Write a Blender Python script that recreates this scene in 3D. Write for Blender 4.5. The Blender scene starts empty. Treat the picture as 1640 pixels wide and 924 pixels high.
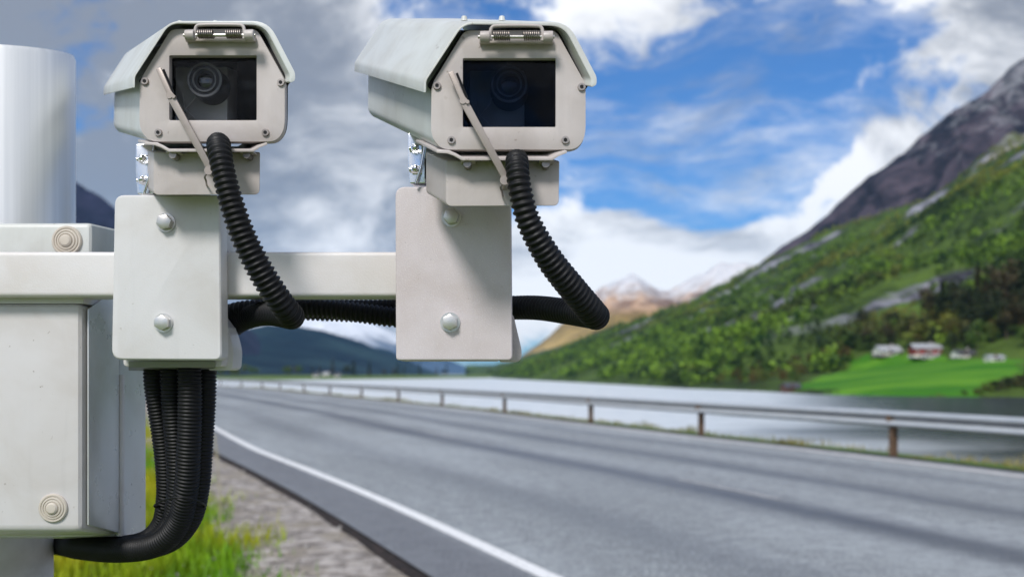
import bpy, bmesh, math, random
import numpy as np
from mathutils import Vector, Matrix
random.seed(7)
SC = bpy.context.scene
COL = SC.collection
R = math.radians
# ------------------------------------------------------------------ camera / sky / sun / exposure
FPX = 1542.0                      # focal length measured in photo pixels (1640 wide)
EYE = 1.5                         # eye height above the road
HOR = 597.0                       # horizon row in the photo
cam_d = bpy.data.cameras.new('camera')
cam = bpy.data.objects.new('camera', cam_d); COL.objects.link(cam)
cam.location = (0, 0, EYE); cam.rotation_euler = (R(90), 0, 0)
cam_d.sensor_width = 36.0; cam_d.lens = FPX / 1640 * 36.0
cam_d.shift_y = (HOR - 462) / 1640.0
cam_d.clip_start = 0.05; cam_d.clip_end = 60000
cam_d.dof.use_dof = True; cam_d.dof.focus_distance = 0.97; cam_d.dof.aperture_fstop = 5.8
SC.camera = cam

SUN = Vector((-0.26, -0.66, 0.70)).normalized()
sun_d = bpy.data.lights.new('sun', 'SUN'); sun_d.energy = 2.0; sun_d.angle = R(14); sun_d.color = (1.0, 0.965, 0.93)
sun = bpy.data.objects.new('sun', sun_d); COL.objects.link(sun)
sun.rotation_euler = SUN.to_track_quat('Z', 'Y').to_euler()

SC.view_settings.view_transform = 'Standard'; SC.view_settings.look = 'None'
SC.view_settings.gamma = 1; SC.view_settings.use_curve_mapping = False
SC.view_settings.exposure = 0.72
SC.cycles.volume_bounces = 1
SC.cycles.volume_max_steps = 64
SC.cycles.use_denoising = True

class NT:
    """tiny helper for node trees"""
    def __init__(s, tree): s.t = tree
    def n(s, typ, **kw):
        nd = s.t.nodes.new(typ)
        for k, v in kw.items(): setattr(nd, k, v)
        return nd
    def put(s, sock, v):
        if v is None: return
        if hasattr(v, 'is_output') or isinstance(v, bpy.types.NodeSocket): s.t.links.new(v, sock)
        else:
            if sock.type == 'RGBA' and len(v) == 3: v = (*v, 1)
            sock.default_value = v
    def m(s, op, a, b=None, c=None, clamp=False):
        nd = s.n('ShaderNodeMath', operation=op); nd.use_clamp = clamp
        s.put(nd.inputs[0], a); s.put(nd.inputs[1], b); s.put(nd.inputs[2], c)
        return nd.outputs[0]
    def vm(s, op, a, b=None):
        nd = s.n('ShaderNodeVectorMath', operation=op); s.put(nd.inputs[0], a); s.put(nd.inputs[1], b)
        return nd.outputs['Value'] if op in ('LENGTH', 'DOT_PRODUCT') else nd.outputs[0]
    def noise(s, vec, scale, detail=4, rough=0.55, dist=0.0, color=False):
        nd = s.n('ShaderNodeTexNoise'); s.put(nd.inputs['Vector'], vec)
        nd.inputs['Scale'].default_value = scale; nd.inputs['Detail'].default_value = detail
        nd.inputs['Roughness'].default_value = rough; nd.inputs['Distortion'].default_value = dist
        return nd.outputs['Color' if color else 'Fac']
    def ss(s, x, lo, hi):
        nd = s.n('ShaderNodeMapRange', interpolation_type='SMOOTHSTEP'); s.put(nd.inputs[0], x)
        nd.inputs[1].default_value = lo; nd.inputs[2].default_value = hi
        nd.inputs[3].default_value = 0; nd.inputs[4].default_value = 1
        return nd.outputs[0]
    def mix(s, f, a, b, blend='MIX'):
        nd = s.n('ShaderNodeMix', data_type='RGBA', blend_type=blend)
        s.put(nd.inputs[0], f); s.put(nd.inputs[6], a); s.put(nd.inputs[7], b)
        return nd.outputs[2]
    def mapping(s, vec, scale=(1, 1, 1), rot=(0, 0, 0)):
        nd = s.n('ShaderNodeMapping'); s.put(nd.inputs[0], vec)
        nd.inputs['Scale'].default_value = scale; nd.inputs['Rotation'].default_value = rot
        return nd.outputs[0]
    def bump(s, h, strength=0.3, dist=0.01):
        nd = s.n('ShaderNodeBump'); s.put(nd.inputs['Height'], h)
        nd.inputs['Strength'].default_value = strength; nd.inputs['Distance'].default_value = dist
        return nd.outputs[0]

W = bpy.data.worlds.new('World'); SC.world = W; W.use_nodes = True
W.node_tree.nodes.clear()
w = NT(W.node_tree)
sky = w.n('ShaderNodeTexSky', sky_type='NISHITA'); sky.sun_disc = False
sky.sun_elevation = math.asin(SUN.z); sky.sun_rotation = math.atan2(SUN.x, SUN.y)
sky.air_density = 1.0; sky.dust_density = 0.6; sky.ozone_density = 2.0
dirv = w.vm('NORMALIZE', w.n('ShaderNodeTexCoord').outputs['Generated'])
sep = w.n('ShaderNodeSeparateXYZ'); w.put(sep.inputs[0], dirv)
dx, dy, dz = sep.outputs
def sky_dir(px, py):
    return Vector(((px - 820) / FPX, 1, (HOR - py) / FPX)).normalized()
front = w.ss(dy, 0.0, 0.3)
def blob(px, py, rx, ry, tilt=0.0):
    """soft elliptical region of the sky around a direction, 1 at its middle"""
    c = sky_dir(px, py)
    ax = w.m('SUBTRACT', dx, c.x); az = w.m('SUBTRACT', dz, c.z)
    ct, st = math.cos(tilt), math.sin(tilt)
    u = w.m('ADD', w.m('MULTIPLY', ax, ct), w.m('MULTIPLY', az, st))
    v = w.m('SUBTRACT', w.m('MULTIPLY', az, ct), w.m('MULTIPLY', ax, st))
    u = w.m('DIVIDE', u, rx / FPX); v = w.m('DIVIDE', v, ry / FPX)
    r2 = w.m('ADD', w.m('MULTIPLY', u, u), w.m('MULTIPLY', v, v))
    g = w.m('EXPONENT', w.m('MULTIPLY', r2, -1.0))
    return w.m('MULTIPLY', g, front)
warp = w.vm('ADD', dirv, w.vm('MULTIPLY', w.vm('SUBTRACT', w.noise(dirv, 5, 3, color=True), (0.5, 0.5, 0.5)), (0.10, 0.10, 0.06)))
nv = w.mapping(warp, (1.0, 1.0, 1.7))
n1 = w.noise(nv, 5.5, 10, 0.62, 0.25)
n1 = w.m('ADD', w.m('MULTIPLY', w.m('SUBTRACT', n1, 0.5), 1.35), 0.5)
left_grey = blob(120, 140, 470, 360)
left_low = blob(520, 400, 220, 160)
left_mid = blob(520, 130, 150, 260)
right_top = blob(1640, 40, 150, 150, 0.9)
cum_a = blob(1150, 470, 380, 85)
cum_b = blob(1340, 315, 240, 58, 0.62)
cum_c = blob(940, 390, 170, 100)
puff = blob(960, 15, 130, 40)
puff2 = blob(1080, 80, 60, 40)
puff3 = blob(1330, 20, 120, 35, 0.4)
gap = blob(1130, 240, 330, 150)
gap2 = blob(660, 30, 150, 60)
dens = n1
for b_, k_ in ((left_grey, .34), (left_low, .22), (left_mid, .15), (right_top, .26), (cum_a, .55), (cum_b, .40), (cum_c, .36), (puff, .12), (puff2, .15), (puff3, .14),
               (gap, -.22), (gap2, -.10)):
    dens = w.m('ADD', dens, w.m('MULTIPLY', b_, k_))
back_cloud = w.m('MULTIPLY', w.m('SUBTRACT', 1.0, front), 0.20)
dens = w.m('ADD', dens, back_cloud)
cl = w.ss(dens, 0.54, 0.72)
# thin streaky cirrus drifting across the blue
cirv = w.mapping(warp, (1.2, 1.0, 5.0), (0, R(-28), 0))
cir = w.ss(w.noise(cirv, 4.2, 9, 0.64, 0.15), 0.40, 0.74)
cir = w.m('MULTIPLY', cir, 0.80)
cl = w.m('MAXIMUM', cl, cir)
# cloud tone: lit heads, grey bellies
shade = w.noise(w.vm('ADD', nv, (0.03, 0.0, 0.05)), 5.2, 8, 0.6, 0.35)
shade = w.m('ADD', w.m('MULTIPLY', w.m('SUBTRACT', shade, 0.5), 1.9), 0.5)
lit = w.ss(w.m('ADD', shade, w.m('ADD', w.m('MULTIPLY', left_grey, -0.24), w.m('ADD', w.m('MULTIPLY', left_low, 0.03), w.m('ADD', w.m('MULTIPLY', cum_a, 0.16),
       w.m('ADD', w.m('MULTIPLY', w.m('ADD', cum_c, cum_b), 0.3), w.m('MULTIPLY', right_top, -0.12)))))), 0.22, 0.80)
ccol = w.mix(lit, (1.75, 1.9, 2.25), (6.9, 6.95, 7.1))
blue = w.mix(1.0, sky.outputs[0], (0.25, 0.47, 0.75), 'MULTIPLY')
skyc = w.mix(cl, blue, ccol)
bg = w.n('ShaderNodeBackground'); w.put(bg.inputs[0], skyc); bg.inputs[1].default_value = 0.1
wo = w.n('ShaderNodeOutputWorld'); W.node_tree.links.new(bg.outputs[0], wo.inputs[0])

# ------------------------------------------------------------------ helpers
def tag(o, label=None, cat=None, group=None, kind=None):
    if label: o['label'] = label
    if cat: o['category'] = cat
    if group: o['group'] = group
    if kind: o['kind'] = kind
    return o
def thing(name, label, cat, loc=(0, 0, 0), rz=0, group=None):
    o = bpy.data.objects.new(name, None); COL.objects.link(o)
    o.empty_display_size = 0.1
    o.location = loc; o.rotation_euler = (0, 0, rz)
    return tag(o, label, cat, group)
def base_of(p):
    v = Vector((0, 0, 0))
    while p is not None: v = v + p.location; p = p.parent
    return v
def link_mesh(name, me, mat, parent=None, smooth=None):
    if mat: me.materials.append(mat)
    if smooth is not None:
        me.shade_smooth(); me.set_sharp_from_angle(angle=R(smooth))
    o = bpy.data.objects.new(name, me); COL.objects.link(o)
    if parent is not None: o.parent = parent
    return o
def obj(name, bm, mat, parent=None, smooth=35, local=False):
    """bmesh built in world coordinates -> ONE mesh object, under its parent"""
    if parent is not None and not local:
        bmesh.ops.translate(bm, verts=bm.verts, vec=-base_of(parent))
    bmesh.ops.recalc_face_normals(bm, faces=bm.faces)
    me = bpy.data.meshes.new(name); bm.to_mesh(me); bm.free()
    return link_mesh(name, me, mat, parent, smooth)
def np_mesh(name, V, F, mat, parent=None, smooth=None):
    """V (n,3), F (m,k) numpy arrays"""
    me = bpy.data.meshes.new(name)
    V = np.ascontiguousarray(V, dtype=np.float32); F = np.ascontiguousarray(F, dtype=np.int32)
    k = F.shape[1]
    me.vertices.add(len(V)); me.vertices.foreach_set('co', V.ravel())
    me.loops.add(F.size); me.loops.foreach_set('vertex_index', F.ravel())
    me.polygons.add(len(F)); me.polygons.foreach_set('loop_start', np.arange(0, F.size, k, dtype=np.int32))
    me.update(calc_edges=True); me.validate()
    return link_mesh(name, me, mat, parent, smooth)
def F(px, py, d):
    """metres for something measured px,py in the photo that stands d metres out"""
    return Vector(((px - 820) / FPX * d, d, EYE + (HOR - py) / FPX * d))
def round_poly(pts, rad, seg=5):
    n = len(pts); out = []
    if not hasattr(rad, '__len__'): rad = [rad] * n
    for i in range(n):
        p = Vector(pts[i]); a = (Vector(pts[i - 1]) - p); b = (Vector(pts[(i + 1) % n]) - p)
        r = rad[i]
        if r <= 0: out.append(tuple(p)); continue
        la = min(r, a.length * .45); lb = min(r, b.length * .45)
        s0 = p + a.normalized() * la; s1 = p + b.normalized() * lb
        for k in range(seg + 1):
            t = k / seg
            q = s0 * (1 - t) ** 2 + p * 2 * t * (1 - t) + s1 * t * t
            out.append((q.x, q.y))
    return out
def sharp_bevel(bm, width, seg=2, ang=30):
    es = [e for e in bm.edges if len(e.link_faces) == 2 and e.calc_face_angle(0) > R(ang)]
    if es and width > 0:
        bmesh.ops.bevel(bm, geom=es, offset=width, segments=seg, profile=0.6, affect='EDGES', clamp_overlap=True)
def prism(pts, vec, bev=0.0, seg=2, caps=(True, True)):
    """closed outline of 3D points swept along vec"""
    bm = bmesh.new()
    a = [bm.verts.new(p) for p in pts]; b = [bm.verts.new(Vector(p) + Vector(vec)) for p in pts]
    n = len(pts)
    for i in range(n): bm.faces.new((a[i], a[(i + 1) % n], b[(i + 1) % n], b[i]))
    if caps[0]: bm.faces.new(a)
    if caps[1]: bm.faces.new(list(reversed(b)))
    bmesh.ops.recalc_face_normals(bm, faces=bm.faces)
    if bev: sharp_bevel(bm, bev, seg)
    return bm
def prism_hole(outer, hole, vec, bev=0.0):
    bm = bmesh.new()
    def loop(pts):
        vs = [bm.verts.new(p) for p in pts]
        return [bm.edges.new((vs[i], vs[(i + 1) % len(vs)])) for i in range(len(vs))]
    e = loop(outer) + loop(hole)
    r = bmesh.ops.triangle_fill(bm, edges=e, use_beauty=True, use_dissolve=False)
    fs = [g for g in r['geom'] if isinstance(g, bmesh.types.BMFace)]
    ex = bmesh.ops.extrude_face_region(bm, geom=fs)
    bmesh.ops.translate(bm, verts=[g for g in ex['geom'] if isinstance(g, bmesh.types.BMVert)], vec=vec)
    bmesh.ops.recalc_face_normals(bm, faces=bm.faces)
    if bev: sharp_bevel(bm, bev, 2, 50)
    return bm
def box(bm, lo, hi):
    lo, hi = Vector(lo), Vector(hi)
    m_ = Matrix.Translation((lo + hi) / 2) @ Matrix.Diagonal((*(hi - lo), 1))
    return bmesh.ops.create_cube(bm, size=1, matrix=m_)['verts']
def cyl(bm, p0, p1, r0, r1=None, seg=20, caps=True):
    p0, p1 = Vector(p0), Vector(p1); d = p1 - p0
    q = d.to_track_quat('Z', 'Y').to_matrix().to_4x4()
    return bmesh.ops.create_cone(bm, cap_ends=caps, segments=seg, radius1=r0, radius2=r0 if r1 is None else r1, depth=d.length,
                                 matrix=Matrix.Translation((p0 + p1) / 2) @ q)['verts']
def catmull(P, n=12, closed=False):
    P = [np.array(p, float) for p in P]; out = []
    for i in range(len(P) - 1):
        p1, p2 = P[i], P[i + 1]
        p0 = P[i - 1] if i > 0 else 2 * p1 - p2
        p3 = P[i + 2] if i + 2 < len(P) else 2 * p2 - p1
        for k in range(n):
            t = k / n
            out.append(0.5 * ((2 * p1) + (-p0 + p2) * t + (2 * p0 - 5 * p1 + 4 * p2 - p3) * t * t + (-p0 + 3 * p1 - 3 * p2 + p3) * t ** 3))
    out.append(P[-1]); return np.array(out)
def resample(C, step):
    seg = np.linalg.norm(np.diff(C, axis=0), axis=1); s = np.concatenate([[0], np.cumsum(seg)])
    n = max(2, int(s[-1] / step) + 1); t = np.linspace(0, s[-1], n)
    return np.stack([np.interp(t, s, C[:, k]) for k in range(C.shape[1])], 1), t
def sweep(C, rad, seg=20, caps=True):
    """tube along points C (n,3) with a radius per point; parallel-transported frame -> (V,F quads)"""
    n = len(C); T = np.gradient(C, axis=0); T /= np.linalg.norm(T, axis=1)[:, None] + 1e-12
    u = np.cross(T[0], [0.3, 0.1, 0.95]); u /= np.linalg.norm(u)
    V = np.zeros((n, seg, 3)); th = np.linspace(0, 2 * np.pi, seg, endpoint=False)
    for i in range(n):
        u = u - T[i] * np.dot(u, T[i]); u /= np.linalg.norm(u) + 1e-12
        v = np.cross(T[i], u)
        V[i] = C[i] + rad[i] * (np.cos(th)[:, None] * u + np.sin(th)[:, None] * v)
    idx = np.arange(n * seg).reshape(n, seg)
    a = idx[:-1]; b = np.roll(idx, -1, 1)[:-1]; c = np.roll(idx, -1, 1)[1:]; d = idx[1:]
    Fq = np.stack([a, b, c, d], -1).reshape(-1, 4)
    V = V.reshape(-1, 3)
    if caps:
        base = len(V); V = np.vstack([V, C[0], C[-1]])
        e0 = np.stack([np.roll(idx[0], -1), idx[0], np.full(seg, base), np.full(seg, base)], -1)
        e1 = np.stack([idx[-1], np.roll(idx[-1], -1), np.full(seg, base + 1), np.full(seg, base + 1)], -1)
        return V, Fq, e0[:, :3], e1[:, :3]
    return V, Fq, None, None
def tube_bm(bm, C, rad, seg=12):
    C = np.array(C, float)
    if not hasattr(rad, '__len__'): rad = [rad] * len(C)
    V, Fq, e0, e1 = sweep(C, rad, seg)
    vs = [bm.verts.new(v) for v in V]
    for f in Fq: bm.faces.new([vs[i] for i in f])
    for f in list(e0) + list(e1): bm.faces.new([vs[i] for i in f])
# numpy gradient noise
_rng = np.random.RandomState(3)
_perm = np.tile(_rng.permutation(256), 3)
_g2 = np.stack([np.cos(np.arange(256) * 2.399963), np.sin(np.arange(256) * 2.399963)], 1)
def perlin(x, y):
    xi = np.floor(x).astype(int); yi = np.floor(y).astype(int); xf = x - xi; yf = y - yi
    xi &= 255; yi &= 255
    u = xf ** 3 * (xf * (xf * 6 - 15) + 10); v = yf ** 3 * (yf * (yf * 6 - 15) + 10)
    def g(ix, iy, fx, fy):
        h = _perm[_perm[ix & 255] + (iy & 255)]; return _g2[h, 0] * fx + _g2[h, 1] * fy
    a = g(xi, yi, xf, yf); b = g(xi + 1, yi, xf - 1, yf); c = g(xi, yi + 1, xf, yf - 1); d = g(xi + 1, yi + 1, xf - 1, yf - 1)
    return (a + u * (b - a)) * (1 - v) + (c + u * (d - c)) * v
def fbm(x, y, sc, octv=5, gain=0.5):
    s = 0; a = 1; f = 1 / sc
    for k in range(octv):
        s = s + a * perlin(x * f + 17.3 * k, y * f - 9.1 * k); a *= gain; f *= 2.03
    return s

# ------------------------------------------------------------------ materials
MATS = {}
def new_mat(name):
    m = bpy.data.materials.new(name); m.use_nodes = True; m.node_tree.nodes.clear()
    t = NT(m.node_tree)
    b = t.n('ShaderNodeBsdfPrincipled'); o = t.n('ShaderNodeOutputMaterial')
    m.node_tree.links.new(b.outputs[0], o.inputs[0])
    MATS[name] = m
    if name in ('conduit_black', 'black_plastic', 'inner_black'): b.inputs['Specular IOR Level'].default_value = 0.28
    return m, t, b
def pos(t): return t.n('ShaderNodeNewGeometry').outputs['Position']
def painted(name, col, rough=0.4, metal=0.0, dirt=0.12, peel=0.15, peel_scale=900, streak=0.0, coat=0.0, speck=0.0, chips=0.0):
    m, t, b = new_mat(name); p = pos(t)
    n = t.noise(p, 9, 5, 0.6, 0.4)
    col2 = tuple(c * (1 - dirt) * k for c, k in zip(col, (1.0, 0.97, 0.93)))
    c = t.mix(t.ss(n, 0.35, 0.7), col, col2)
    if streak:
        s = t.noise(t.mapping(p, (60, 60, 5)), 1.0, 5, 0.65)
        c = t.mix(t.m('MULTIPLY', t.ss(s, 0.52, 0.75), streak), c, tuple(x * 0.55 for x in col))
    if chips:
        s = t.noise(p, 120, 4, 0.6); s3 = t.noise(p, 14, 3)
        c = t.mix(t.m('MULTIPLY', t.m('MULTIPLY', t.ss(s, .655, .70), t.ss(s3, .48, .62)), chips), c, (0.16, 0.12, 0.09))
    if speck:
        s = t.noise(p, 900, 2, 0.5)
        c = t.mix(t.m('MULTIPLY', t.ss(s, 0.60, 0.70), speck), c, (0.95, 0.95, 0.95))
        s2 = t.noise(p, 150, 3, 0.6)
        c = t.mix(t.m('MULTIPLY', t.ss(s2, 0.66, 0.75), 0.35), c, tuple(x * 0.5 for x in col))
    t.put(b.inputs['Base Color'], c)
    t.put(b.inputs['Roughness'], t.m('ADD', t.m('MULTIPLY', t.noise(p, 30, 4), 0.25), rough - 0.12))
    b.inputs['Metallic'].default_value = metal
    if coat: b.inputs['Coat Weight'].default_value = coat; b.inputs['Coat Roughness'].default_value = 0.15
    if peel: t.put(b.inputs['Normal'], t.bump(t.noise(p, peel_scale, 2), peel, 0.0006))
    return m
painted('housing_paint', (0.52, 0.475, 0.458), 0.42, dirt=0.20, streak=0.16, chips=.6)
painted('hood_paint', (0.61, 0.635, 0.62), 0.42, dirt=0.16, streak=0.18, chips=.5)
painted('bracket_white', (0.67, 0.665, 0.67), 0.40, dirt=0.12, peel=0.2, peel_scale=500, streak=0.12, chips=.6)
painted('bracket_speckled', (0.63, 0.575, 0.59), 0.40, dirt=0.12, peel=0.5, peel_scale=800, speck=0.4, streak=.12, chips=.6)
painted('arm_paint', (0.72, 0.70, 0.70), 0.40, dirt=0.10, peel=0.3, peel_scale=500)
painted('cabinet_paint', (0.62, 0.605, 0.605), 0.40, dirt=0.12, streak=0.14, chips=.6)
painted('cabinet_side', (0.66, 0.68, 0.69), 0.30, metal=0.35, dirt=0.15, streak=0.10)
m, t, b = new_mat('pole_metal'); p = pos(t)
br_ = t.noise(t.mapping(p, (140, 140, 1.2)), 1.0, 3)
t.put(b.inputs['Base Color'], t.mix(br_, (0.62, 0.635, 0.65), (0.92, 0.92, 0.92))); b.inputs['Metallic'].default_value = .5
t.put(b.inputs['Roughness'], t.m('ADD', 0.37, t.m('MULTIPLY', br_, .08)))
painted('pole_paint', (0.62, 0.59, 0.59), 0.5, dirt=0.3, streak=0.5)
painted('flange_shade', (0.30, 0.30, 0.31), 0.4, metal=0.3, dirt=0.2, streak=.1)  # darkened grey: the flange's underside shade is put into the colour
painted('zinc', (0.72, 0.70, 0.67), 0.32, metal=0.85, dirt=0.25)
painted('chrome', (0.80, 0.81, 0.83), 0.16, metal=1.0, dirt=0.2)
painted('screw_steel', (0.38, 0.34, 0.31), 0.35, metal=0.8, dirt=0.3)
painted('wiper_grey', (0.40, 0.35, 0.32), 0.4, metal=0.3, dirt=0.25)
painted('spring_steel', (0.30, 0.27, 0.25), 0.35, metal=0.9, dirt=0.3)
painted('cap_plastic', (0.58, 0.53, 0.46), 0.5, dirt=0.2)
painted('black_plastic', (0.012, 0.013, 0.016), 0.38, dirt=0.3, peel=0.1)
painted('conduit_black', (0.007, 0.0075, 0.009), 0.50, dirt=0.3, peel=0.15)
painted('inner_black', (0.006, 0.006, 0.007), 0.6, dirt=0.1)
painted('ring_grey', (0.16, 0.16, 0.17), 0.3, dirt=.2)
painted('inner_grey', (0.60, 0.58, 0.58), 0.5, dirt=0.2)
painted('rail_steel', (0.56, 0.59, 0.61), 0.34, metal=0.45, dirt=0.25, peel=0)
painted('post_brown', (0.16, 0.10, 0.06), 0.75, dirt=0.4, peel=0)
painted('signal_white', (0.80, 0.80, 0.79), 0.6, dirt=0.12, peel=0)
painted('bark', (0.10, 0.07, 0.05), 0.85, dirt=0.4, peel=0)
painted('house_white', (0.74, 0.72, 0.68), 0.6, dirt=0.1, peel=0)
painted('house_red', (0.26, 0.035, 0.03), 0.6, dirt=0.2, peel=0)
painted('house_stone', (0.40, 0.37, 0.34), 0.7, dirt=0.2, peel=0)
painted('roof_grey', (0.38, 0.39, 0.42), 0.5, dirt=0.2, peel=0)
painted('roof_dark', (0.07, 0.07, 0.08), 0.5, dirt=0.2, peel=0)
painted('house_wood', (0.12, 0.06, 0.04), 0.7, dirt=0.3, peel=0)
painted('window_dark', (0.03, 0.035, 0.045), 0.12, dirt=0.1, peel=0)
painted('stalk_dry', (0.42, 0.38, 0.26), 0.7, dirt=0.2, peel=0)
def pane_mat_(name, tint, gloss):
    m = bpy.data.materials.new(name); m.use_nodes = True; m.node_tree.nodes.clear(); t = NT(m.node_tree); MATS[name] = m
    tr_ = t.n('ShaderNodeBsdfTransparent'); tr_.inputs[0].default_value = (*tint, 1)
    gl = t.n('ShaderNodeBsdfGlossy'); gl.inputs[0].default_value = (.9, .93, 1, 1); gl.inputs['Roughness'].default_value = .02
    fr_ = t.n('ShaderNodeFresnel'); fr_.inputs[0].default_value = 1.45
    mx = t.n('ShaderNodeMixShader'); o = t.n('ShaderNodeOutputMaterial')
    dust = t.m('MULTIPLY', t.ss(t.noise(pos(t), 60, 5, .7), .5, .75), .010)
    t.put(mx.inputs[0], t.m('ADD', t.m('MULTIPLY', fr_.outputs[0], gloss), dust))
    for a_, b_ in ((tr_.outputs[0], mx.inputs[1]), (gl.outputs[0], mx.inputs[2]), (mx.outputs[0], o.inputs[0])): m.node_tree.links.new(a_, b_)
pane_mat_('pane_glass', (.93, .94, .95), .16)
pane_mat_('pane_tinted', (.52, .56, .63), .22)
m, t, b = new_mat('lens_glass')
b.inputs['Base Color'].default_value = (0.01, 0.012, 0.016, 1); b.inputs['Roughness'].default_value = 0.05
b.inputs['Coat Weight'].default_value = 1

# asphalt: UV u runs across the carriageway (0 far line .. 1 near line), v along it in metres
m, t, b = new_mat('asphalt')
uv = t.n('ShaderNodeTexCoord').outputs['UV']; p = pos(t)
sx = t.n('ShaderNodeSeparateXYZ'); t.put(sx.inputs[0], uv); u = sx.outputs[0]; vv = sx.outputs[1]
wob = t.m('MULTIPLY', t.m('SUBTRACT', t.noise(t.mapping(uv, (0, .05, 0)), 1.0, 3), 0.5), 0.03)
u2 = t.m('ADD', u, wob)
def band(c_, w_):
    d_ = t.m('DIVIDE', t.m('SUBTRACT', u2, c_), w_); return t.m('EXPONENT', t.m('MULTIPLY', t.m('MULTIPLY', d_, d_), -1))
tr = t.m('ADD', t.m('MULTIPLY', band(.34, .040), .75), t.m('ADD', t.m('MULTIPLY', band(.56, .045), 1.0), t.m('ADD', t.m('MULTIPLY', band(.14, .04), .45), t.m('MULTIPLY', band(.82, .05), .4))))
tr = t.m('MULTIPLY', tr, t.m('ADD', 0.4, t.noise(t.mapping(uv, (9, .12, 1)), 1.0, 4)))
agg = t.noise(p, 34, 6, 0.8)
pat = t.noise(t.mapping(uv, (5, .10, 1)), 1.0, 5, 0.6)
mot = t.noise(p, 5, 8, 0.78)
c = t.mix(t.ss(agg, 0.42, 0.60), (0.11, 0.122, 0.128), (0.50, 0.53, 0.54))
c = t.mix(t.m('MULTIPLY', t.ss(pat, 0.42, 0.62), 0.6), c, (0.42, 0.45, 0.465))
c = t.mix(t.m('MULTIPLY', t.ss(mot, .40, .64), .5), c, (0.12, 0.125, 0.135))
c = t.mix(t.m('MULTIPLY', tr, 0.85, clamp=True), c, (0.060, 0.064, 0.078))
shoulder = t.ss(u, 1.0, 1.02)
c = t.mix(t.m('MULTIPLY', shoulder, 0.62), c, (0.10, 0.10, 0.115))
rut = t.noise(t.mapping(uv, (40, .4, 1)), 1.0, 3)
t.put(b.inputs['Base Color'], c); t.put(b.inputs['Roughness'], t.m('SUBTRACT', 0.66, t.m('MULTIPLY', tr, 0.18)))
t.put(b.inputs['Normal'], t.bump(t.m('ADD', agg, t.m('MULTIPLY', rut, 0.3)), 0.5, 0.012))

m, t, b = new_mat('line_worn')
p = pos(t)
t.put(b.inputs['Base Color'], t.mix(t.ss(t.noise(p, 9, 6, .7), .42, .62), (0.5, 0.5, 0.5), (0.17, 0.175, 0.185)))
b.inputs['Roughness'].default_value = 0.7

m, t, b = new_mat('line_white'); p = pos(t)
t.put(b.inputs['Base Color'], t.mix(t.m('MULTIPLY', t.ss(t.noise(p, 16, 7, .75), .50, .66), .7), (0.82, 0.82, 0.81), (0.34, 0.35, 0.36))); b.inputs['Roughness'].default_value = 0.65
m, t, b = new_mat('rail_shaded'); p = pos(t)
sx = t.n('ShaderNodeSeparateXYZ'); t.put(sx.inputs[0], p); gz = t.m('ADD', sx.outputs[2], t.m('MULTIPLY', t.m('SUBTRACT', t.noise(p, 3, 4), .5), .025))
gr0 = t.m('MULTIPLY', t.ss(gz, .635, .655), t.m('SUBTRACT', 1.0, t.ss(gz, .695, .725)))  # groove's dark shade painted in as a band by height
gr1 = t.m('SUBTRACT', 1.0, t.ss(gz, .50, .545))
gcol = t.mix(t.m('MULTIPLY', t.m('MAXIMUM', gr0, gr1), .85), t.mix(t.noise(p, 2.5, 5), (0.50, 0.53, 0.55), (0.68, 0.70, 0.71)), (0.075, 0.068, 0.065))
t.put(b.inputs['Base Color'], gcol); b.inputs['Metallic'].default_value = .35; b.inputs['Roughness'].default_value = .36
m, t, b = new_mat('line_far'); p = pos(t)
t.put(b.inputs['Base Color'], t.mix(t.ss(t.noise(p, 5, 6, .7), .45, .7), (0.68, 0.64, 0.63), (0.36, 0.36, 0.36))); b.inputs['Roughness'].default_value = 0.7
def two_tone(name, a, bcol, c3, scale, rough=0.9, bump_s=0.5, bump_d=0.05, sc2=None):
    m, t, b = new_mat(name); p = pos(t)
    n = t.noise(p, scale, 6, 0.65); n2 = t.noise(p, sc2 or scale * 0.17, 4, 0.6)
    c = t.mix(t.ss(n, .38, .64), a, bcol); c = t.mix(t.ss(n2, .46, .66), c, c3)
    t.put(b.inputs['Base Color'], c); b.inputs['Roughness'].default_value = rough
    t.put(b.inputs['Normal'], t.bump(n, bump_s, bump_d)); return m
two_tone('gravel', (0.16, 0.138, 0.122), (0.46, 0.42, 0.385), (0.27, 0.235, 0.185), 6, bump_s=0.8, sc2=1.8)
two_tone('soil_dark', (0.006, 0.004, 0.0035), (0.030, 0.019, 0.016), (0.012, 0.008, 0.007), 12)
two_tone('turf', (0.035, 0.10, 0.006), (0.10, 0.19, 0.010), (0.16, 0.15, 0.015), 3.0, sc2=0.5)
two_tone('stones', (0.15, 0.14, 0.13), (0.40, 0.38, 0.36), (0.26, 0.23, 0.21), 8)
two_tone('lake_bed', (0.05, 0.05, 0.045), (0.09, 0.085, 0.07), (0.06, 0.06, 0.05), 0.2)
two_tone('riprap', (0.07, 0.065, 0.06), (0.20, 0.19, 0.18), (0.11, 0.10, 0.09), 1.3, bump_d=0.3)

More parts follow.
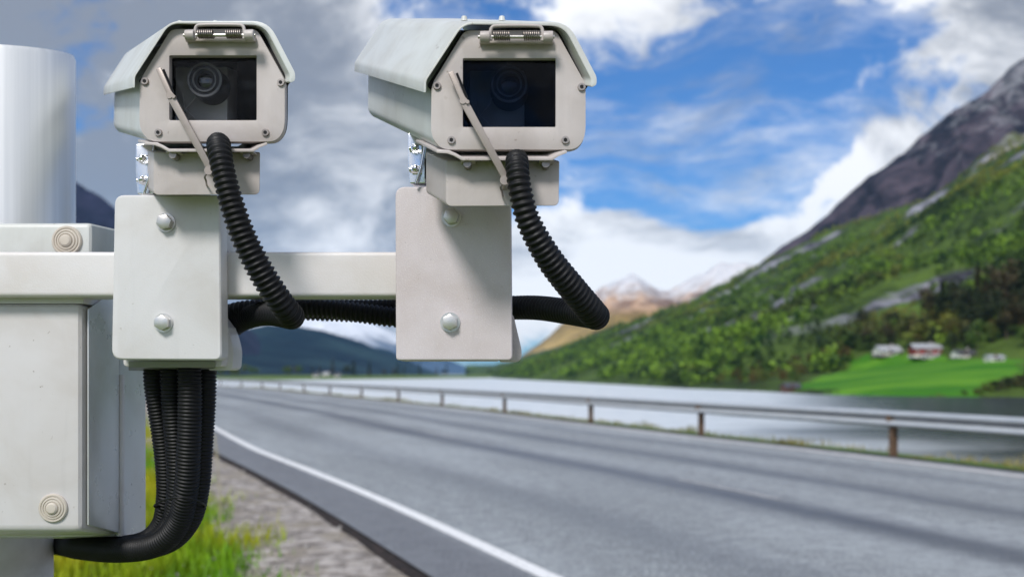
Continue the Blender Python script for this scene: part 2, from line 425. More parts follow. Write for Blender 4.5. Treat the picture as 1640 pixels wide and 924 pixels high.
def leafy(name, a, bcol, c3, scale=0.8, trans=0.25):
    m, t, b = new_mat(name); p = pos(t)
    oi = t.n('ShaderNodeObjectInfo').outputs['Random']
    pp = t.vm('ADD', p, t.vm('MULTIPLY', (9.0, 7.0, 5.0), None) if False else p)
    n = t.noise(p, scale, 3, 0.6); n2 = t.noise(p, scale * 0.13, 3, 0.6)
    c = t.mix(t.ss(n, .36, .66), a, bcol)
    c = t.mix(t.m('MULTIPLY', t.ss(t.m('ADD', n2, t.m('MULTIPLY', t.m('SUBTRACT', oi, .5), .3)), .46, .66), .85), c, c3)
    t.put(b.inputs['Base Color'], c); b.inputs['Roughness'].default_value = 0.6
    b.inputs['Specular IOR Level'].default_value = 0.25
    return m
leafy('leaf_green', (0.035, 0.075, 0.012), (0.10, 0.17, 0.022), (0.11, 0.115, 0.02))
leafy('leaf_olive', (0.05, 0.05, 0.012), (0.13, 0.12, 0.02), (0.13, 0.075, 0.022))
leafy('leaf_dark', (0.014, 0.022, 0.008), (0.040, 0.055, 0.015), (0.065, 0.045, 0.016))
m, t, b = new_mat('leaf_forest'); p = pos(t)
sx = t.n('ShaderNodeSeparateXYZ'); t.put(sx.inputs[0], p)
n = t.noise(p, .13, 3, .6); pt = t.noise(t.mapping(p, (.35, 1, .6), (0, 0, .25)), .022, 6, .68); pt2 = t.noise(p, .012, 4, .6)
c = t.mix(t.ss(n, .36, .64), (0.016, 0.048, 0.008), (0.20, 0.34, 0.028))
c = t.mix(t.m('MULTIPLY', t.ss(pt, .47, .60), .85), c, (0.012, 0.026, 0.008))                # spruce among the birch
c = t.mix(t.m('MULTIPLY', t.ss(t.m('ADD', pt2, t.m('MULTIPLY', sx.outputs[2], .0011)), .58, .76), .8), c, (0.24, 0.24, 0.035))   # paler scrub higher up
low = t.m('MULTIPLY', t.m('SUBTRACT', 1.0, t.ss(sx.outputs[2], 20, 75)), t.ss(sx.outputs[0], 110, 190))
c = t.mix(t.m('MULTIPLY', t.m('MULTIPLY', low, t.ss(pt2, .44, .62)), .5), c, (0.10, 0.065, 0.02))                    # rusty trees above the farm
t.put(b.inputs['Base Color'], c); b.inputs['Roughness'].default_value = 0.6; b.inputs['Specular IOR Level'].default_value = 0.2
leafy('grass_blade', (0.06, 0.20, 0.004), (0.18, 0.38, 0.008), (0.42, 0.38, 0.010), 2.2)
leafy('verge_blade', (0.12, 0.13, 0.02), (0.25, 0.23, 0.05), (0.30, 0.25, 0.08), 2.0)

# water: the wind ripples tilt the mirror
m, t, b = new_mat('lake_water'); p = pos(t)
sx = t.n('ShaderNodeSeparateXYZ'); t.put(sx.inputs[0], p)
# open water is wind-ruffled and painted pale for the bright sky reflection; the lee under the hill lies clear, dark and calm
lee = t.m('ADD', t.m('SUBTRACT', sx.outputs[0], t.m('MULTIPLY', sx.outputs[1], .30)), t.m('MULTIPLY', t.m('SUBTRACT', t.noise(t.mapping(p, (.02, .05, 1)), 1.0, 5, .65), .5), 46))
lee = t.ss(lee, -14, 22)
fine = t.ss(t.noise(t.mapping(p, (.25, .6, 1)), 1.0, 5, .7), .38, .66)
sky_glare = t.mix(fine, (0.54, 0.58, 0.60), (0.74, 0.77, 0.78))  # near-white base colour carries the reflected cloud brightness
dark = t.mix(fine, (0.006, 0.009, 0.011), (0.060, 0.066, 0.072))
t.put(b.inputs['Base Color'], t.mix(lee, sky_glare, dark)); b.inputs['IOR'].default_value = 1.33
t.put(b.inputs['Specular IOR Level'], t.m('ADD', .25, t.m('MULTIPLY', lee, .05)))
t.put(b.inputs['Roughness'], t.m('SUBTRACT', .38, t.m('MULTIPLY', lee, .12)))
rip = t.m('ADD', t.noise(t.mapping(p, (.35, .8, 1)), 1.0, 4, 0.6), t.m('MULTIPLY', t.noise(t.mapping(p, (.06, .12, 1)), 1.0, 3), 1.6))
t.put(b.inputs['Normal'], t.bump(rip, 0.06, 0.5))

# ------------------------------------------------------------------ haze, lake, ground
WATER = -5.0
def sheet(name, pts, z, mat):
    bm = bmesh.new(); bm.faces.new([bm.verts.new((x, y, z)) for x, y in pts])
    return tag(obj(name, bm, mat, smooth=None), kind='structure')
sheet('ground', [(-6000, -2500), (6000, -2500), (6000, 9600), (-6000, 9600)], WATER - 3.0, MATS['lake_bed'])
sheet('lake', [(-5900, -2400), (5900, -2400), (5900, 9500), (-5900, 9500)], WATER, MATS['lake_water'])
HAZE = 3.6e-5
if HAZE > 0:
    bm = bmesh.new(); box(bm, (-6100, -2600, WATER - 4), (6100, 9700, 1250))
    m = bpy.data.materials.new('haze_air'); m.use_nodes = True; m.node_tree.nodes.clear(); t = NT(m.node_tree)
    v = t.n('ShaderNodeVolumePrincipled'); o = t.n('ShaderNodeOutputMaterial')
    v.inputs['Color'].default_value = (0.26, 0.60, 1.0, 1); v.inputs['Density'].default_value = HAZE; v.inputs['Anisotropy'].default_value = 0.1
    m.node_tree.links.new(v.outputs[0], o.inputs['Volume'])
    hz = obj('haze', bm, m, smooth=None); tag(hz, kind='stuff'); hz.display_type = 'WIRE'

# ------------------------------------------------------------------ road corridor
RAIL = [(26, -50), (19, -30), (14.5, -10), (12.2, 0), (10.9, 6), (9.2, 11.5), (7.1, 17.66), (4.8, 23.4), (2.35, 30), (-.25, 37.2), (-3.1, 44.4), (-6.1, 51.5), (-9.2, 58.8),
        (-12.7, 67), (-16.4, 75.8), (-21, 87), (-25.0, 96), (-29.5, 105), (-34.5, 114), (-50, 138), (-72, 166), (-105, 198), (-150, 228)]
RC, RS = resample(catmull(RAIL, 10), 0.8)
TG = np.gradient(RC, axis=0); TG /= np.linalg.norm(TG, axis=1)[:, None]
LN = np.stack([-TG[:, 1], TG[:, 0]], 1)                     # towards the near side of the road
width = np.interp(RC[:, 1], [-50, 0, 6, 11.5, 17.66, 23, 30, 37, 44, 300], [8, 8.9, 9.5, 9.97, 10.5, 10.8, 11.1, 11.3, 11.5, 11.5])
def off(s): return RC + LN * (s if hasattr(s, '__len__') else np.full(len(RC), s))[:, None]
def ribbon(name, s_list, z_list, mat, uvs=None, kind='structure', parent=None, rng=None):
    a0, a1 = rng or (0, len(RC))
    rows = [np.column_stack([off(s)[a0:a1], np.full(a1 - a0, z) if not hasattr(z, '__len__') else z[a0:a1]]) for s, z in zip(s_list, z_list)]
    V = np.stack(rows, 1); n, k, _ = V.shape
    idx = np.arange(n * k).reshape(n, k)
    Fq = np.stack([idx[:-1, 1:], idx[1:, 1:], idx[1:, :-1], idx[:-1, :-1]], -1).reshape(-1, 4)
    o = np_mesh(name, V.reshape(-1, 3), Fq[:, ::-1], mat, parent)
    if uvs is not None:
        me = o.data; l = me.uv_layers.new(name='UVMap'); li = np.zeros(len(me.loops), np.int32); me.loops.foreach_get('vertex_index', li)
        U = np.stack([np.stack(uvs, 1)[a0:a1].ravel(), np.repeat(RS[a0:a1], k)], 1)
        l.data.foreach_set('uv', U[li].astype(np.float32).ravel())
    if kind: o['kind'] = kind
    return o
FAR_L = 0.95
def ucoord(s): s = s if hasattr(s, '__len__') else np.full(len(RC), s); return (s - FAR_L) / (width - FAR_L)
svals = [np.full(len(RC), 0.55)] + [FAR_L + (width - FAR_L) * k / 10 for k in range(11)] + [width + 0.80]
ribbon('road', svals, [0.0] * len(svals), MATS['asphalt'], [ucoord(s) for s in svals])
ribbon('edge_line', [np.full(len(RC), FAR_L - .08), np.full(len(RC), FAR_L + .08)], [.004, .004], MATS['line_far'])
ribbon('near_edge_line', [width - .075, width + .075], [.004, .004], MATS['line_white'])
mid = FAR_L + (width - FAR_L) * 0.52
for s0 in np.arange(42.0, 150, 12.0):                     # faint dashes along the middle
    a0 = int(s0 / .8); ribbon('centre_line', [mid - .05, mid + .05], [.004, .004], MATS['line_worn'], rng=(a0, a0 + 4))
jit = np.interp(RS, np.arange(0, RS[-1] + 1, .8), np.random.RandomState(5).uniform(-.06, .06, len(np.arange(0, RS[-1] + 1, .8))))
ribbon('road_edge_soil', [width + .72, width + .80, width + .855 + .35 * jit, width + .89 + .4 * jit], [-.05, -.012, -.032, -.07], MATS['soil_dark'])
ribbon('far_edge_soil', [np.full(len(RC), .56), np.full(len(RC), .1), -.15 + jit, -.25 + jit], [-.012, -.03, -.05, -.09], MATS['soil_dark'])
ribbon('gravel_shoulder', [width + .86, width + 1.2, width + 1.75 + 3 * jit, width + 2.1], [-.055, -.048, -.065, -.16], MATS['gravel'])
# land: left of the road a gentle field, right of the rail an embankment down to the lake
sl = [width + 400, width + 150, width + 60, width + 25, width + 12, width + 6, width + 3, width + 1.7, width + 1.0, width * 0 + .3, width * 0 - .2, width * 0 - 1.1, width * 0 - 1.7, width * 0 - 9, width * 0 - 22]
zl = [3.0, 2.0, .8, .1, -.05, -.12, -.12, -.13, -.14, -.11, -.08, -.10, -.35, WATER - .4, WATER - 2.9]
ribbon('embankment', sl, zl, MATS['turf'])
ribbon('rock_bank', [width * 0 - 1.5, width * 0 - 2.0, width * 0 - 9.1, width * 0 - 12], [-.23, -.5, WATER - .3, WATER - 1.2], MATS['riprap'])

def px_of(X): return 820 + X[:, 0] / X[:, 1] * FPX
# guardrail
gr = thing('guardrail', 'long galvanised steel guardrail on brown posts between the road and the lake', 'guardrail', (RC[0][0], RC[0][1], 0))
prof = [(-.005, .805), (.05, .80), (.085, .775), (.09, .745), (.07, .715), (.0, .675), (-.01, .655), (.0, .635), (.07, .605), (.09, .58), (.085, .55), (.05, .52), (0, .505)]
o = ribbon('rail', [np.full(len(RC), .06 + a) for a, z in prof], [z + 0 for a, z in prof], MATS['rail_shaded'], kind=None)
me = o.data; co = np.zeros(len(me.vertices) * 3, np.float32); me.vertices.foreach_get('co', co)
co = co.reshape(-1, 3) - np.array([RC[0][0], RC[0][1], 0]); me.vertices.foreach_set('co', co.astype(np.float32).ravel())
o.parent = gr; o.data.shade_smooth()
sm = o.modifiers.new('sheet', 'SOLIDIFY'); sm.thickness = 0.004
# posts: 7.4 m pitch, phased so that one stands at (7.1,17.66)
i0 = int(np.argmin(np.linalg.norm(RC - np.array([7.1, 17.66]), axis=1)))
posts = [np.argmin(np.linalg.norm(RC - np.array(q), axis=1)) for q in RAIL[4:19]]
extra = list(range(int(posts[-1]) + 10, len(RC) - 4, 11))[:8]
bm = bmesh.new()
for sgn in (-1, 1): box(bm, (-.05, sgn * .055 - .006, -.4), (.05, sgn * .055 + .006, .76))
box(bm, (-.007, -.049, -.4), (.007, .049, .76)); box(bm, (-.04, -.13, .55), (.04, -.062, .74))
sharp_bevel(bm, .002, 1)
pm = None
for k, i in enumerate([int(q) for q in posts] + extra):
    if k == 0: po = obj('post', bm, MATS['post_brown'], gr, local=True); pm = po
    else: po = pm.copy(); COL.objects.link(po); po.parent = gr
    q = RC[i] - RC[0]; po.location = (q[0], q[1], 0); po.rotation_euler = (0, 0, math.atan2(LN[i][1], LN[i][0]) + R(90) + R(random.uniform(-1.5, 1.5)))

# ------------------------------------------------------------------ mountains
def grid_faces(n, k):
    idx = np.arange(n * k).reshape(n, k)
    return np.stack([idx[:-1, :-1], idx[:-1, 1:], idx[1:, 1:], idx[1:, :-1]], -1).reshape(-1, 4)
SHORE = np.array([(900, 120), (300, 232), (160, 255), (116, 264), (92, 290), (88, 345), (73, 401), (61, 527), (37, 716), (-14, 1113), (-60, 1700), (-120, 2600)], float)
def shore_dist(x, y):
    best = np.full(x.shape, 1e9); side = np.zeros(x.shape)
    for a, b_ in zip(SHORE[:-1], SHORE[1:]):
        ab = b_ - a; L2 = ab @ ab
        t_ = np.clip(((x - a[0]) * ab[0] + (y - a[1]) * ab[1]) / L2, 0, 1)
        qx = a[0] + t_ * ab[0] - x; qy = a[1] + t_ * ab[1] - y
        d = np.hypot(qx, qy); cr = ab[0] * (y - a[1]) - ab[1] * (x - a[0])
        up = d < best - 1e-9; best = np.where(up, d, best); side = np.where(up, np.sign(cr), side)
    return best * -side
def hill_h(x, y):
    s = shore_dist(x, y)
    bench = np.clip((520 - y) / 150, 0, 1) * np.clip((x - 70) / 30, 0, 1)          # meadow terrace near the shore
    e = np.clip(s - 92 * bench, 0, None)
    steep = .385 * np.minimum(e, 220) + .57 * np.clip(e - 220, 0, None)
    low = .128 * np.clip(s, None, 92) * bench
    cap = np.interp(y, [0, 900, 1050, 1250, 1500, 2000, 2600], [400, 280, 155, 90, 60, 40, 25])
    h = low + steep
    h = np.where(h > cap * .6, cap * .6 + (cap * .4) * np.tanh((h - cap * .6) / (cap * .4)), h)
    n = fbm(x, y, 160, 5) * .13 + fbm(x * .6 + y * .8, y * .25, 60, 4) * .07
    h = h * (1 + n) + fbm(x, y, 25, 3) * np.clip(e * .05, 0, 5)
    h = np.where(s < 0, s * .25, h + np.clip(s * .3, 0, 0.8))
    return h + WATER
def ray_hit(px, py, d0=240, d1=1600):
    """where the sight line through a spot of the photo meets the hillside"""
    d = np.arange(d0, d1, 1.0); x = (px - 820) / FPX * d
    z = hill_h(x, d); yy = HOR - (z - EYE) / d * FPX
    k = np.argmax(yy <= py)
    return (x[k], d[k], z[k])
na, nr = 520, 520
az = np.linspace(math.atan((650 - 820) / FPX), 0.80, na); rr = np.geomspace(225, 3200, nr)
A, Q = np.meshgrid(az, rr, indexing='ij')
X = np.tan(A) * Q; Y = Q
Z = hill_h(X.ravel(), Y.ravel()).reshape(X.shape)
S = shore_dist(X.ravel(), Y.ravel()).reshape(X.shape)
meadow_poly = [ray_hit(px, py)[:2] for px, py in ((1270, 622), (1310, 604), (1362, 588), (1372, 571), (1400, 568), (1500, 571), (1570, 574), (1638, 578), (1632, 598), (1590, 612), (1560, 631))]
mp = [(x_, y_) for x_, y_ in meadow_poly] + [(112, 262), (98, 280)]
def inside(x, y, poly):
    r = np.zeros(x.shape, bool); n = len(poly)
    for i in range(n):
        (x0, y0), (x1, y1) = poly[i], poly[(i + 1) % n]
        c_ = ((y0 > y) != (y1 > y)) & (x < (x1 - x0) * (y - y0) / ((y1 - y0) if abs(y1 - y0) > 1e-9 else 1e-9) + x0)
        r ^= c_
    return r
jx = X + fbm(X, Y, 9, 5, .65) * 5; jy = Y + fbm(X + 50, Y, 9, 5, .65) * 6
meadow = inside(jx, jy, mp).astype(np.float32)
rockn = fbm(S * .28, Y, 42, 5) + .35 * fbm(X, Y, 200, 3)
hab = Z - WATER
rock = np.clip((rockn - .20) / .15, 0, 1) * np.clip((hab - 18) / 25, 0, 1)
top = np.clip((hab - 205 + 60 * fbm(X, Y, 150, 4)) / 40, 0, 1) * np.clip(X / 300, 0, 1)
rock = np.maximum(rock, top)
def rock_mat(name, rock_a, rock_b, cover_a=None, cover_b=None, snow=0.0, snow_z=(0, 1), scale=0.01, bump_d=20, stretch=(1, 1, .4)):
    m, t, b = new_mat(name); p = pos(t)
    ps = t.mapping(p, stretch)
    n = t.noise(ps, scale, 8, 0.65, 0.6); n2 = t.noise(p, scale * 0.35, 5, 0.6)
    c = t.mix(t.ss(n, .36, .66), rock_a, rock_b)
    if cover_a: 
        cc = t.mix(t.ss(n2, .4, .65), cover_a, cover_b)
        sz = t.n('ShaderNodeSeparateXYZ'); t.put(sz.inputs[0], p)
        f = t.ss(t.m('ADD', sz.outputs[2], t.m('MULTIPLY', t.m('SUBTRACT', n, .5), (snow_z[1] - snow_z[0]) * .8)), snow_z[0] * .75, snow_z[0])
        c = t.mix(f, cc, c)
    if snow:
        sz = t.n('ShaderNodeSeparateXYZ'); t.put(sz.inputs[0], p)
        hz_ = t.m('ADD', sz.outputs[2], t.m('MULTIPLY', t.m('SUBTRACT', t.noise(ps, scale * 1.6, 7, .65, .8), .5), (snow_z[1] - snow_z[0]) * 2.6))
        c = t.mix(t.m('MULTIPLY', t.ss(hz_, snow_z[0], snow_z[1]), snow), c, (0.82, 0.84, 0.88))
    t.put(b.inputs['Base Color'], c); b.inputs['Roughness'].default_value = 0.9
    b.inputs['Specular IOR Level'].default_value = 0.15
    t.put(b.inputs['Normal'], t.bump(n, 0.8, bump_d)); return m
m, t, b = new_mat('hillside'); p = pos(t)
am = t.n('ShaderNodeAttribute', attribute_name='meadow').outputs['Fac']; ar = t.n('ShaderNodeAttribute', attribute_name='rock').outputs['Fac']
n = t.noise(p, .06, 8, .68); n2 = t.noise(p, .009, 5, .6); n3 = t.noise(t.mapping(p, (1, .2, 1), (0, 0, .9)), .05, 6, .65)
c = t.mix(t.ss(n, .38, .62), (0.016, 0.030, 0.008), (0.060, 0.10, 0.018))
c = t.mix(t.m('MULTIPLY', t.ss(n2, .45, .65), .6), c, (0.10, 0.16, 0.026))
rc = t.mix(t.ss(n3, .35, .62), (0.030, 0.029, 0.040), (0.27, 0.27, 0.31))
at_ = t.n('ShaderNodeAttribute', attribute_name='crest').outputs['Fac']
tc = t.mix(t.ss(n3, .42, .60), (0.17, 0.10, 0.06), (0.62, 0.54, 0.50))
c = t.mix(ar, c, t.mix(at_, rc, tc))
mc = t.mix(t.ss(t.noise(t.mapping(p, (.25, 1, 1), (0, 0, .1)), .06, 3), .4, .62), (0.042, 0.165, 0.010), (0.105, 0.26, 0.018))
c = t.mix(am, c, mc)
t.put(b.inputs['Base Color'], c); b.inputs['Roughness'].default_value = .9; b.inputs['Specular IOR Level'].default_value = .15
t.put(b.inputs['Normal'], t.bump(n, .7, 3.0))
hill = np_mesh('hillside', np.stack([X, Y, Z], -1).reshape(-1, 3), grid_faces(na, nr)[:, ::-1], MATS['hillside'], smooth=None)
hill.data.shade_smooth(); hill['kind'] = 'structure'
for nm, arr in (('meadow', meadow), ('rock', rock), ('crest', top)):
    at = hill.data.attributes.new(nm, 'FLOAT', 'POINT'); at.data.foreach_set('value', arr.astype(np.float32).ravel())

def mountain(name, ridge, D, Wd, mat, D2=None, rough=.10, p=1.25, seed=0, nu=260, nv=90, skew=0.0):
    """a mountain range: a ridge line D metres out with slopes falling to both sides"""
    rp = np.array(ridge, float); px = np.linspace(rp[0, 0], rp[-1, 0], nu); py = np.interp(px, rp[:, 0], rp[:, 1])
    Dd = np.linspace(D, D2 or D, nu)
    rx = (px - 820) / FPX * Dd; rz = EYE + (HOR - py) / FPX * Dd
    v = np.linspace(-1, 1, nv); U, Vv = np.meshgrid(np.arange(nu), v, indexing='ij')
    y = Dd[U] + Vv * Wd; x = rx[U] + skew * Vv * Wd
    hgt = np.clip(rz[U] - WATER, 0, None)
    k = (1 - np.abs(Vv)) ** p
    ns = fbm(x + seed * 911, y, Wd * .35, 6, .55) * rough
    rid = 1 - np.abs(fbm(x * .9 + seed * 77, y * .6, Wd * .25, 5, .55)) * 2
    z = WATER - 2 + hgt * k * (1 + ns * (0.35 + np.abs(Vv) * 1.6)) + hgt * .10 * (rid - .6) * np.clip(np.abs(Vv) * 3, 0.12, 1) * k
    o = np_mesh(name, np.stack([x, y, z], -1).reshape(-1, 3), grid_faces(nu, nv)[:, ::-1], mat); o.data.shade_smooth(); o['kind'] = 'structure'
    return o
rock_mat('rock_dark', (0.010, 0.009, 0.016), (0.105, 0.080, 0.098), scale=.018, bump_d=40, snow=.35, snow_z=(430, 800))
rock_mat('rock_tan', (0.20, 0.105, 0.06), (0.68, 0.44, 0.27), (0.24, 0.16, 0.04), (0.58, 0.40, 0.14), snow=.85, snow_z=(250, 380), scale=.011, bump_d=60)
rock_mat('rock_wood', (0.02, 0.035, 0.055), (0.05, 0.07, 0.09), (0.005, 0.016, 0.030), (0.024, 0.052, 0.060), snow_z=(420, 520), scale=.012, bump_d=40)  # blue of the distance haze partly mixed into these colours
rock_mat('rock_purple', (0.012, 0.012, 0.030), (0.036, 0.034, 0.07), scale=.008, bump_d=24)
rock_mat('rock_snow', (0.04, 0.075, 0.13), (0.10, 0.15, 0.23), snow=1.0, snow_z=(110, 240), scale=.004, bump_d=50)  # rock tones tinted blue, painting in some of the air haze
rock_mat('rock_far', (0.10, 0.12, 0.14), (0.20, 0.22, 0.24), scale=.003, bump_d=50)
mountain('rock_ridge', [(1080, 520), (1150, 462), (1200, 428), (1240, 400), (1320, 342), (1390, 280), (1480, 207), (1580, 138), (1640, 76), (1760, 10), (1950, -110), (2300, -200)], 1900, 900, MATS['rock_dark'], seed=1, rough=.2, nu=340)
mountain('sunlit_peaks', [(700, 607), (790, 596), (835, 570), (880, 540), (930, 492), (962, 466), (990, 460), (1012, 452), (1030, 466), (1048, 478), (1070, 484), (1090, 470), (1110, 458), (1130, 452), (1150, 436), (1190, 418), (1240, 420), (1320, 440), (1450, 470)], 4000, 2000, MATS['rock_tan'], seed=2, rough=.5)
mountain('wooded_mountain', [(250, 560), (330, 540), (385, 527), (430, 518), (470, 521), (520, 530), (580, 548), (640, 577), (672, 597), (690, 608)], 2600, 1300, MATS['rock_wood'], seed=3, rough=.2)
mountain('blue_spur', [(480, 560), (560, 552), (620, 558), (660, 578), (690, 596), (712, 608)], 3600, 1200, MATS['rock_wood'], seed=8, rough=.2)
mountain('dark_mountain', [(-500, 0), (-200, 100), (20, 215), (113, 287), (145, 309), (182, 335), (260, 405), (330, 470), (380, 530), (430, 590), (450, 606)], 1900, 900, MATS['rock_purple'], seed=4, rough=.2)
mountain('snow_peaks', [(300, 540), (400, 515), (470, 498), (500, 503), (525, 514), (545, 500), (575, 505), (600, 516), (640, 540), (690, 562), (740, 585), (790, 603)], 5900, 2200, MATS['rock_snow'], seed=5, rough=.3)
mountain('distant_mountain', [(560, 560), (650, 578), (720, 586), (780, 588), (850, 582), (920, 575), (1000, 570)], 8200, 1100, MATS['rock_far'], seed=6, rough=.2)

# far shore on the left: a low wooded spit
def spit_h(x, y): return WATER + np.clip(1.2 + .02 * (y - 780), 0, 4) + 0 * x
bm_pts = []
nu, nv = 120, 14
U, Vv = np.meshgrid(np.linspace(0, 1, nu), np.linspace(0, 1, nv), indexing='ij')
sxp = np.interp(U, [0, .35, .7, 1], [-420, -230, -110, 10]); syp = np.interp(U, [0, .35, .7, 1], [680, 820, 1050, 1350])
X2 = sxp + Vv * -20 + fbm(U * 400, Vv * 20, 30, 3) * 6; Y2 = syp + Vv * 260
Z2 = WATER - .6 + np.sin(np.clip(Vv * 3.14, 0, 3.14)) * 4.5 + fbm(X2, Y2, 60, 3) * 1.2
sp = np_mesh('far_shore', np.stack([X2, Y2, Z2], -1).reshape(-1, 3), grid_faces(nu, nv), MATS['turf']); sp.data.shade_smooth(); sp['kind'] = 'structure'

# ------------------------------------------------------------------ trees
def leaf_cloud(rng, centres, radii, n, size, flat=1.0):
    """n small leaf sprays (quads) spread through the volume of several lobes"""
    w_ = np.array(radii) ** 2; pick = rng.choice(len(centres), n, p=w_ / w_.sum())
    d = rng.normal(size=(n, 3)); d /= np.linalg.norm(d, axis=1)[:, None]
    rad = np.array(radii)[pick] * rng.uniform(.35, 1.08, n) ** .6
    c = np.array(centres)[pick] + d * rad[:, None] * np.array([1, 1, flat])
    a = rng.normal(size=(n, 3)); a /= np.linalg.norm(a, axis=1)[:, None]
    b_ = np.cross(a, rng.normal(size=(n, 3))); b_ /= np.linalg.norm(b_, axis=1)[:, None]
    s = size * rng.uniform(.5, 1.3, n)[:, None]
    V = np.stack([c - a * s, c + b_ * s * .6, c + a * s, c - b_ * s * .6], 1)
    return V.reshape(-1, 3), np.arange(4 * n).reshape(n, 4)
def trunk_bm(rng, h, r, limbs):
    bm = bmesh.new()
    lean = rng.uniform(-.04, .04, 2) * h
    C = np.array([(0, 0, -.4), (0, 0, h * .12), (lean[0] * .4, lean[1] * .4, h * .4), (lean[0], lean[1], h * .85)]); C = catmull(C, 4)
    tube_bm(bm, C, np.linspace(r, r * .25, len(C)), 7)
    for k in range(limbs):
        z = h * rng.uniform(.25, .7); a = rng.uniform(0, 6.28); l = h * rng.uniform(.18, .34)
        p0 = np.array([lean[0] * z / h, lean[1] * z / h, z]); p1 = p0 + [math.cos(a) * l * .8, math.sin(a) * l * .8, l * .6]
        tube_bm(bm, np.array([p0, (p0 + p1) / 2 + [0, 0, -.03 * h], p1]), [r * .4, r * .28, r * .1], 5)
    return bm
def make_broadleaf(seed, leaf, name='broadleaf_tree', n=620, h=9.0):
    rng = np.random.RandomState(seed)
    t_ = thing(name, None, None)
    obj('trunk', trunk_bm(rng, h, h * .022, 6), MATS['bark'], t_, local=True)
    cs = []; rs = []
    for k in range(9):
        a = rng.uniform(0, 6.28); q = rng.uniform(.05, .24) * h; z = rng.uniform(.38, .84) * h
        cs.append((math.cos(a) * q, math.sin(a) * q, z)); rs.append(h * rng.uniform(.10, .19) * (1.15 - .5 * abs(z / h - .55)))
    V, Fq = leaf_cloud(rng, cs, rs, n, h * .038, .85)
    np_mesh('crown', V, Fq, MATS[leaf], t_); return t_
def make_conifer(seed, leaf='leaf_dark', h=13.0):
    rng = np.random.RandomState(seed); t_ = thing('conifer_tree', None, None)
    obj('trunk', trunk_bm(rng, h, h * .016, 0), MATS['bark'], t_, local=True)
    V_ = []; tot = 0; n = 560
    z = h * (.16 + .84 * rng.uniform(0, 1, n) ** 1.25); r = (1 - z / h) * h * .20 * rng.uniform(.25, 1.1, n) + .1; a = rng.uniform(0, 6.28, n)
    c = np.stack([np.cos(a) * r, np.sin(a) * r, z - r * .25], 1)
    dr = np.stack([np.cos(a), np.sin(a), np.full(n, -.35)], 1); tn = np.stack([-np.sin(a), np.cos(a), rng.uniform(-.3, .3, n)], 1)
    s = h * .045 * rng.uniform(.5, 1.2, n)[:, None]
    V = np.stack([c - dr * s, c + tn * s * .6, c + dr * s, c - tn * s * .6], 1).reshape(-1, 3)
    np_mesh('crown', V, np.arange(4 * n).reshape(n, 4), MATS[leaf], t_); return t_
def make_bush(seed, leaf):
    rng = np.random.RandomState(seed); t_ = thing('bush', None, None)
    bm = bmesh.new()
    for k in range(5):
        a = k * 1.3; tube_bm(bm, np.array([(0, 0, -.2), (math.cos(a) * .4, math.sin(a) * .4, .8), (math.cos(a) * .8, math.sin(a) * .8, 1.6)]), [.05, .035, .01], 5)
    obj('stem', bm, MATS['bark'], t_, local=True)
    cs = [(rng.uniform(-1.1, 1.1), rng.uniform(-.8, .8), rng.uniform(.6, 1.6)) for k in range(7)]
    V, Fq = leaf_cloud(rng, cs, [rng.uniform(.5, .95) for k in cs], 300, .22, .85)
    np_mesh('crown', V, Fq, MATS[leaf], t_); return t_
KIND = {'green': [make_broadleaf(11, 'leaf_green'), make_broadleaf(12, 'leaf_green')],
        'olive': [make_broadleaf(13, 'leaf_olive'), make_broadleaf(14, 'leaf_olive')],
        'dark': [make_broadleaf(15, 'leaf_dark', 'dark_tree')], 'conifer': [make_conifer(16), make_conifer(17)], 'bush': [make_bush(18, 'leaf_dark'), make_bush(19, 'leaf_green')]}
USED = set()
def plant(kind, loc, sc, label, cat, group, rng):
    src = KIND[kind][rng.randint(len(KIND[kind]))]
    if src.name in USED:
        o = src.copy(); COL.objects.link(o)
        for ch in src.children:
            c_ = ch.copy(); COL.objects.link(c_); c_.parent = o
    else: o = src; USED.add(src.name)
    o.location = loc; o.rotation_euler = (0, 0, rng.uniform(0, 6.28)); k = sc * rng.uniform(.94, 1.06)
    o.scale = (k, k, sc); tag(o, label, cat, group); return o
rng = np.random.RandomState(21)
def plant_px(kind, px, py, sc, label, cat, group):
    x, y, z = ray_hit(px, py); plant(kind, (x, y, z - .2), sc, label, cat, group, rng)
# grove along the shore, left of the meadow
for k in range(46):
    px = rng.uniform(1100, 1368); lo = np.interp(px, [1100, 1270, 1310, 1368], [620, 624, 606, 585]); hi = np.interp(px, [1100, 1200, 1368], [612, 600, 568])
    py = rng.uniform(hi, lo)
    kd = ['olive', 'olive', 'green'][rng.randint(3)]
    lb = {'olive': 'olive brown tree in the grove at the left end of the green meadow', 'green': 'bright green tree in the grove at the left end of the green meadow'}[kd]
    plant_px(kd, px, py, rng.uniform(.45, .95), lb, 'tree', {'olive': 'olive trees of the shore grove', 'green': 'green trees of the shore grove'}[kd])
